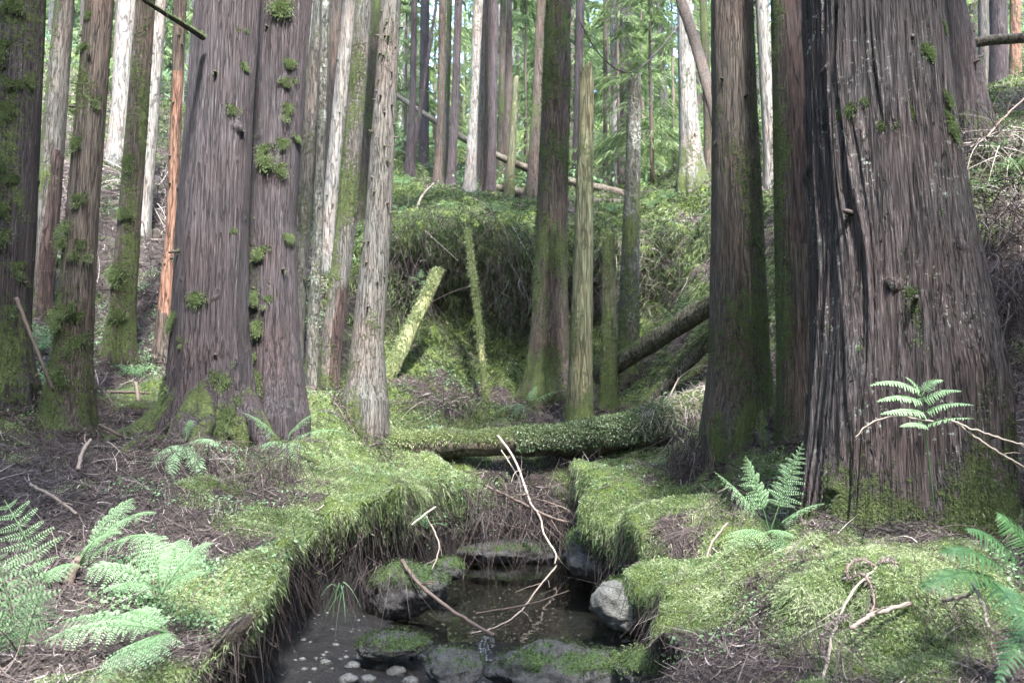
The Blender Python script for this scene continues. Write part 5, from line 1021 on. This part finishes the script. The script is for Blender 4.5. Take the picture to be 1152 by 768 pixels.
stick('short upright stub of wood beside the broad purple brown cedar', [(156, 452, 6.1), (153, 430, 6.15)], .016, .014, .6, n=6)
stick('orange brown stick lying on the litter above the left ferns', [(34, 545, 4.3), (62, 560, 4.1), (86, 578, 3.95)], .009, .007, .6)
stick('curved tan stick standing in the litter left of the twin cedars', [(88, 528, 4.6), (92, 510, 4.7), (102, 494, 4.85)], .012, .009, .65)
stick('dark broken branch pointing out of the litter left of the strap fern', [(112, 478, 5.3), (124, 484, 5.25), (136, 490, 5.2)], .014, .010, .15)
stick('thick brown old fern stalk on the left slope', [(60, 698, 2.95), (72, 668, 3.05), (88, 628, 3.2)], .022, .016, .3, wob=.002)
stick('curved bare branch sagging between the lichen pole and the pale trunk', [(764, 28, 11.8), (740, 58, 11.4), (714, 80, 11.0), (694, 78, 10.9), (672, 58, 10.8), (650, 20, 10.8)], .013, .008, .12)
stick('pale dead stick leaning on the slope above the leaning log', [(438, 292, 10.6), (448, 280, 10.6), (470, 250, 10.9), (492, 236, 11.2)], .014, .010, .95)
stick('yellow green bent sapling stem on the ledge rim', [(466, 244, 11.8), (474, 222, 11.9), (488, 206, 12.0)], .022, .012, .95)
stick('bare grey twig rising at the right edge above the giant cedar flank', [(1110, 155, 6.4), (1130, 132, 6.5), (1160, 104, 6.6)], .010, .006, .5)
stick('pale bowed twig by the slim log on the right', [(752, 448, 7.9), (765, 425, 7.9), (785, 412, 7.8), (802, 412, 7.7)], .008, .006, .85)
stick('brown twig leaning out of the right bank roots', [(818, 588, 4.2), (800, 612, 4.1), (790, 650, 3.9), (784, 690, 3.7)], .006, .004, .55)
stick('grey stick poking from the bank under the dark fern', [(1060, 676, 2.6), (1090, 668, 2.55), (1102, 650, 2.5)], .006, .005, .7)
stick('pale dead stem under the dark fern at right', [(1094, 655, 2.5), (1104, 675, 2.45), (1112, 705, 2.35)], .007, .004, .85)
def curl(label, pts, r):
    W = np.array([P(*q) for q in pts]); c = W[len(W) // 2]; root = thing('dead_frond', label, 'dead fern', c); path = smooth_path(W - c, 60)
    g = Geo(); V, _ = tube_arrays(path, np.linspace(r * .55, r * .4, 60), 7); g.add(V.reshape(-1, 3), grid_faces(60, 7, True), .55); g.obj('stalk', M['twig'], root, smooth=True)
    g = Geo(); i = rng.integers(0, 60, 420); T_ = unit(np.gradient(path, axis=0))[i]; d = unit(np.cross(T_, rng.normal(size=(420, 3)))) + T_ * .5
    ribbons(g, path[i], d, r * 2.0 * (.4 + .8 * rng.random(420)), .004, np.clip(.8 + .12 * rng.normal(size=420), 0, 1), curve=rng.normal(size=(420, 3)) * .5, k=3); tag(g.obj('leaflets', M['litter'], root), kind='stuff')
curl('hook shaped grey dead frond curled on the mossy patch', [(984, 636, 2.93), (968, 629, 2.93), (954, 637, 2.92), (955, 650, 2.9), (970, 646, 2.88), (981, 662, 2.85), (982, 684, 2.78), (968, 700, 2.72)], .010)
curl('smaller grey dead frond drooping right of the hook shaped one', [(988, 634, 2.94), (1000, 629, 2.95), (1010, 640, 2.93), (1009, 656, 2.9), (1003, 674, 2.84)], .009)
curl('pale brown dead frond dangling on the bank under the mossy patch', [(955, 690, 2.65), (935, 700, 2.55), (926, 722, 2.5), (930, 745, 2.4)], .006)
# tangle of roots and dead sprays: masses nobody could count
def tangle(g, px, py, Y, sx, sy, n, L, w, tint, dirv=(0, -.3, -.8), jit=.6):
    c = np.array([P(px + (rng.random() - .5) * sx, py + (rng.random() - .5) * sy, Y) for _ in range(n)]); c[:, 1] += rng.normal(size=n) * .10
    ribbons(g, c, np.asarray(dirv) + rng.normal(size=(n, 3)) * jit, L * (.35 + 1.1 * rng.random(n)), w, np.clip(tint + .2 * rng.normal(size=n), 0, 1), curve=DOWN * .3 + rng.normal(size=(n, 3)) * .35, k=6)
g = Geo()
tangle(g, 575, 560, 6.9, 110, 40, 420, .40, .006, .42, (.4, -.2, -.5), .6)
tangle(g, 530, 590, 6.4, 80, 40, 160, .30, .005, .3, (.2, -.2, -.6), .7)
tangle(g, 620, 580, 6.7, 60, 40, 160, .30, .005, .4, (.4, -.2, -.6), .6)
tangle(g, 500, 455, 8.4, 70, 20, 350, .30, .007, .5, (0, -.3, -.1), .8)
tangle(g, 778, 505, 6.0, 50, 50, 420, .28, .005, .42, (-.1, -.4, -.8), .45)
tangle(g, 770, 690, 3.75, 70, 60, 420, .20, .0035, .4, (-.3, -.4, -.7), .5)
tangle(g, 820, 580, 4.5, 60, 70, 240, .22, .004, .35, (-.1, -.4, -.6), .6)
tangle(g, 1065, 690, 2.75, 80, 60, 260, .16, .003, .45, (-.2, -.5, -.5), .6)
tangle(g, 920, 720, 2.6, 60, 60, 140, .16, .003, .35, (-.1, -.5, -.7), .5)
tangle(g, 1125, 230, 5.9, 70, 60, 380, .40, .007, .45, (-.5, -.5, -.2), .5)
tangle(g, 168, 225, 10.7, 60, 90, 420, .5, .010, .85, (0, -.4, -.2), .9)
tangle(g, 150, 330, 8.6, 120, 70, 420, .4, .008, .5, (0, -.4, -.3), .9)
tangle(g, 90, 230, 10.4, 60, 90, 300, .5, .010, .6, (0, -.4, -.2), .9)
tangle(g, 345, 300, 9.8, 40, 120, 260, .4, .009, .75, (0, -.4, -.2), .9)
tangle(g, 1122, 165, 6.7, 60, 40, 420, .4, .007, .85, (-.3, -.4, -.1), .8)
tangle(g, 1125, 320, 5.4, 70, 60, 520, .42, .007, .42, (-.4, -.5, -.5), .45)
tangle(g, 1130, 520, 4.0, 50, 60, 240, .22, .004, .35, (-.1, -.5, -.6), .5)
tangle(g, 420, 640, 4.6, 90, 40, 130, .22, .003, .3, (0, -.3, -.8), .4)
tangle(g, 260, 540, 4.9, 100, 40, 300, .25, .004, .35, (0, -.3, -.3), .7)
tangle(g, 150, 520, 5.0, 200, 50, 520, .22, .0035, .62, (0, -.3, .0), .9)
tangle(g, 225, 510, 5.15, 90, 40, 300, .25, .004, .5, (0, -.4, -.6), .6)
tangle(g, 310, 520, 5.2, 60, 50, 300, .25, .004, .25, (0, -.4, -.8), .4)
tangle(g, 110, 620, 3.55, 160, 60, 360, .16, .0026, .5, (0, -.3, .0), .9)
tangle(g, 500, 250, 10.6, 120, 40, 220, .5, .008, .3, (0, -.5, -.6), .6)
tangle(g, 570, 300, 10.6, 90, 100, 350, .5, .009, .4, (0, -.4, -.8), .5)
tangle(g, 455, 300, 10.4, 60, 100, 350, .5, .009, .4, (0, -.4, -.8), .5)
tangle(g, 720, 300, 10.4, 120, 90, 700, .45, .009, .45, (-.3, -.5, -.4), .6)
for k_ in ('T1', 'T3', 'T5', 'T7', 'T8', 'T9', 'T14', 'T15', 'C1', 'C2', 'C3', 'C4', 'F1', 'F3', 'G1'):
    _, C_, R_k, Y_k, zt_, bs_ = STATE[k_]; r_k = R_k[0] * 1.15; n_ = int(500 * r_k / .25) + 120; an = -np.pi / 2 + (rng.random(n_) - .5) * 3.6
    rr_ = r_k * (1.02 + .5 * rng.random(n_) ** 2); X_ = bs_[0] + rr_ * np.cos(an); Y_ = bs_[1] + rr_ * np.sin(an); Z_ = height(X_, Y_) + .02
    tg_ = np.stack([-np.sin(an), np.cos(an), 0 * an], 1) * rng.choice([-1, 1], n_)[:, None]; up_ = np.stack([-np.cos(an) * .3, -np.sin(an) * .3, .5 + 0 * an], 1)
    ribbons(g, np.stack([X_, Y_, Z_], 1), tg_ * .8 + up_ * (.3 + rng.random(n_))[:, None] + rng.normal(size=(n_, 3)) * .3, (.05 + .02 * Y_k) * (.3 + rng.random(n_)), .0016 + .0006 * Y_k, np.clip(.4 + .22 * rng.normal(size=n_), 0, 1), curve=DOWN * .6 + rng.normal(size=(n_, 3)) * .3, k=5)
o = g.obj('dead_debris', M['litter']); o['kind'] = 'stuff'
g = Geo()
for q in [(470, 255, 10.4, 90, 40, 600), (540, 245, 10.7, 110, 36, 600), (575, 320, 10.5, 70, 120, 500), (500, 330, 10.8, 120, 90, 300), (740, 290, 10.2, 110, 90, 500), (450, 360, 10.0, 60, 100, 600)]:
    tangle(g, *q, .15, .010, .25, (0, -.5, -.55), .55)
o = g.obj('hanging_greenery', M['moss']); o['kind'] = 'stuff'
# the trickle over the dam
m, nt, b = new_mat('trickle_water'); b.inputs['Base Color'].default_value = (.34, .37, .41, 1); b.inputs['Roughness'].default_value = .12; b.inputs['Specular IOR Level'].default_value = .6
tcx = N_(nt, 'ShaderNodeTexCoord'); mpx = N_(nt, 'ShaderNodeMapping'); mpx.inputs['Scale'].default_value = (1, .25, .25); nt.links.new(tcx.outputs['Object'], mpx.inputs['Vector'])
fz = noise(nt, mpx.outputs[0], 60, 3, .6); nt.links.new(ramp(nt, fz, [(.42, (0, 0, 0)), (.8, (.38, .38, .38))]), b.inputs['Alpha']); M['trickle'] = m
tp = smooth_path([on_z(550, 716, .004), on_z(546, 728, .006), on_z(541, 742, -.02), on_z(538, 756, -.06), on_z(536, 775, -.085)], 30)
wd = np.linspace(.03, .04, 30) * (1 + .2 * np.sin(np.linspace(0, 9, 30))); u = np.linspace(-1, 1, 12)
V = tp[:, None] + np.stack([u[None] * wd[:, None], 0 * u[None] + 0 * wd[:, None], .012 * (1 - u[None] ** 2) + .006 * rng.normal(size=(30, 12))], -1)
o = mesh_obj('trickle_water', V.reshape(-1, 3), grid_faces(30, 12), M['trickle']); o['kind'] = 'structure'
# ------------------------------------------------------------------ the hazy air of the wood
m = bpy.data.materials.new('haze_air'); m.use_nodes = True; nt = m.node_tree
nt.nodes.remove(nt.nodes['Principled BSDF']); pv = nt.nodes.new('ShaderNodeVolumePrincipled')
pv.inputs['Color'].default_value = (.9, 1.0, .97, 1); pv.inputs['Density'].default_value = .0003; pv.inputs['Anisotropy'].default_value = .2
nt.links.new(pv.outputs[0], nt.nodes['Material Output'].inputs['Volume'])
x, y0, y1, zl, zh = 310, -310, 310, float(GV[:, 2].min()) - 1, 44
V = [(a, b_, c) for c in (zl, zh) for a, b_ in ((-x, y0), (x, y0), (x, y1), (-x, y1))]
o = mesh_obj('haze', V, np.array([[0, 3, 2, 1], [4, 5, 6, 7], [0, 1, 5, 4], [1, 2, 6, 5], [2, 3, 7, 6], [3, 0, 4, 7]]), m, smooth=False); o['kind'] = 'stuff'
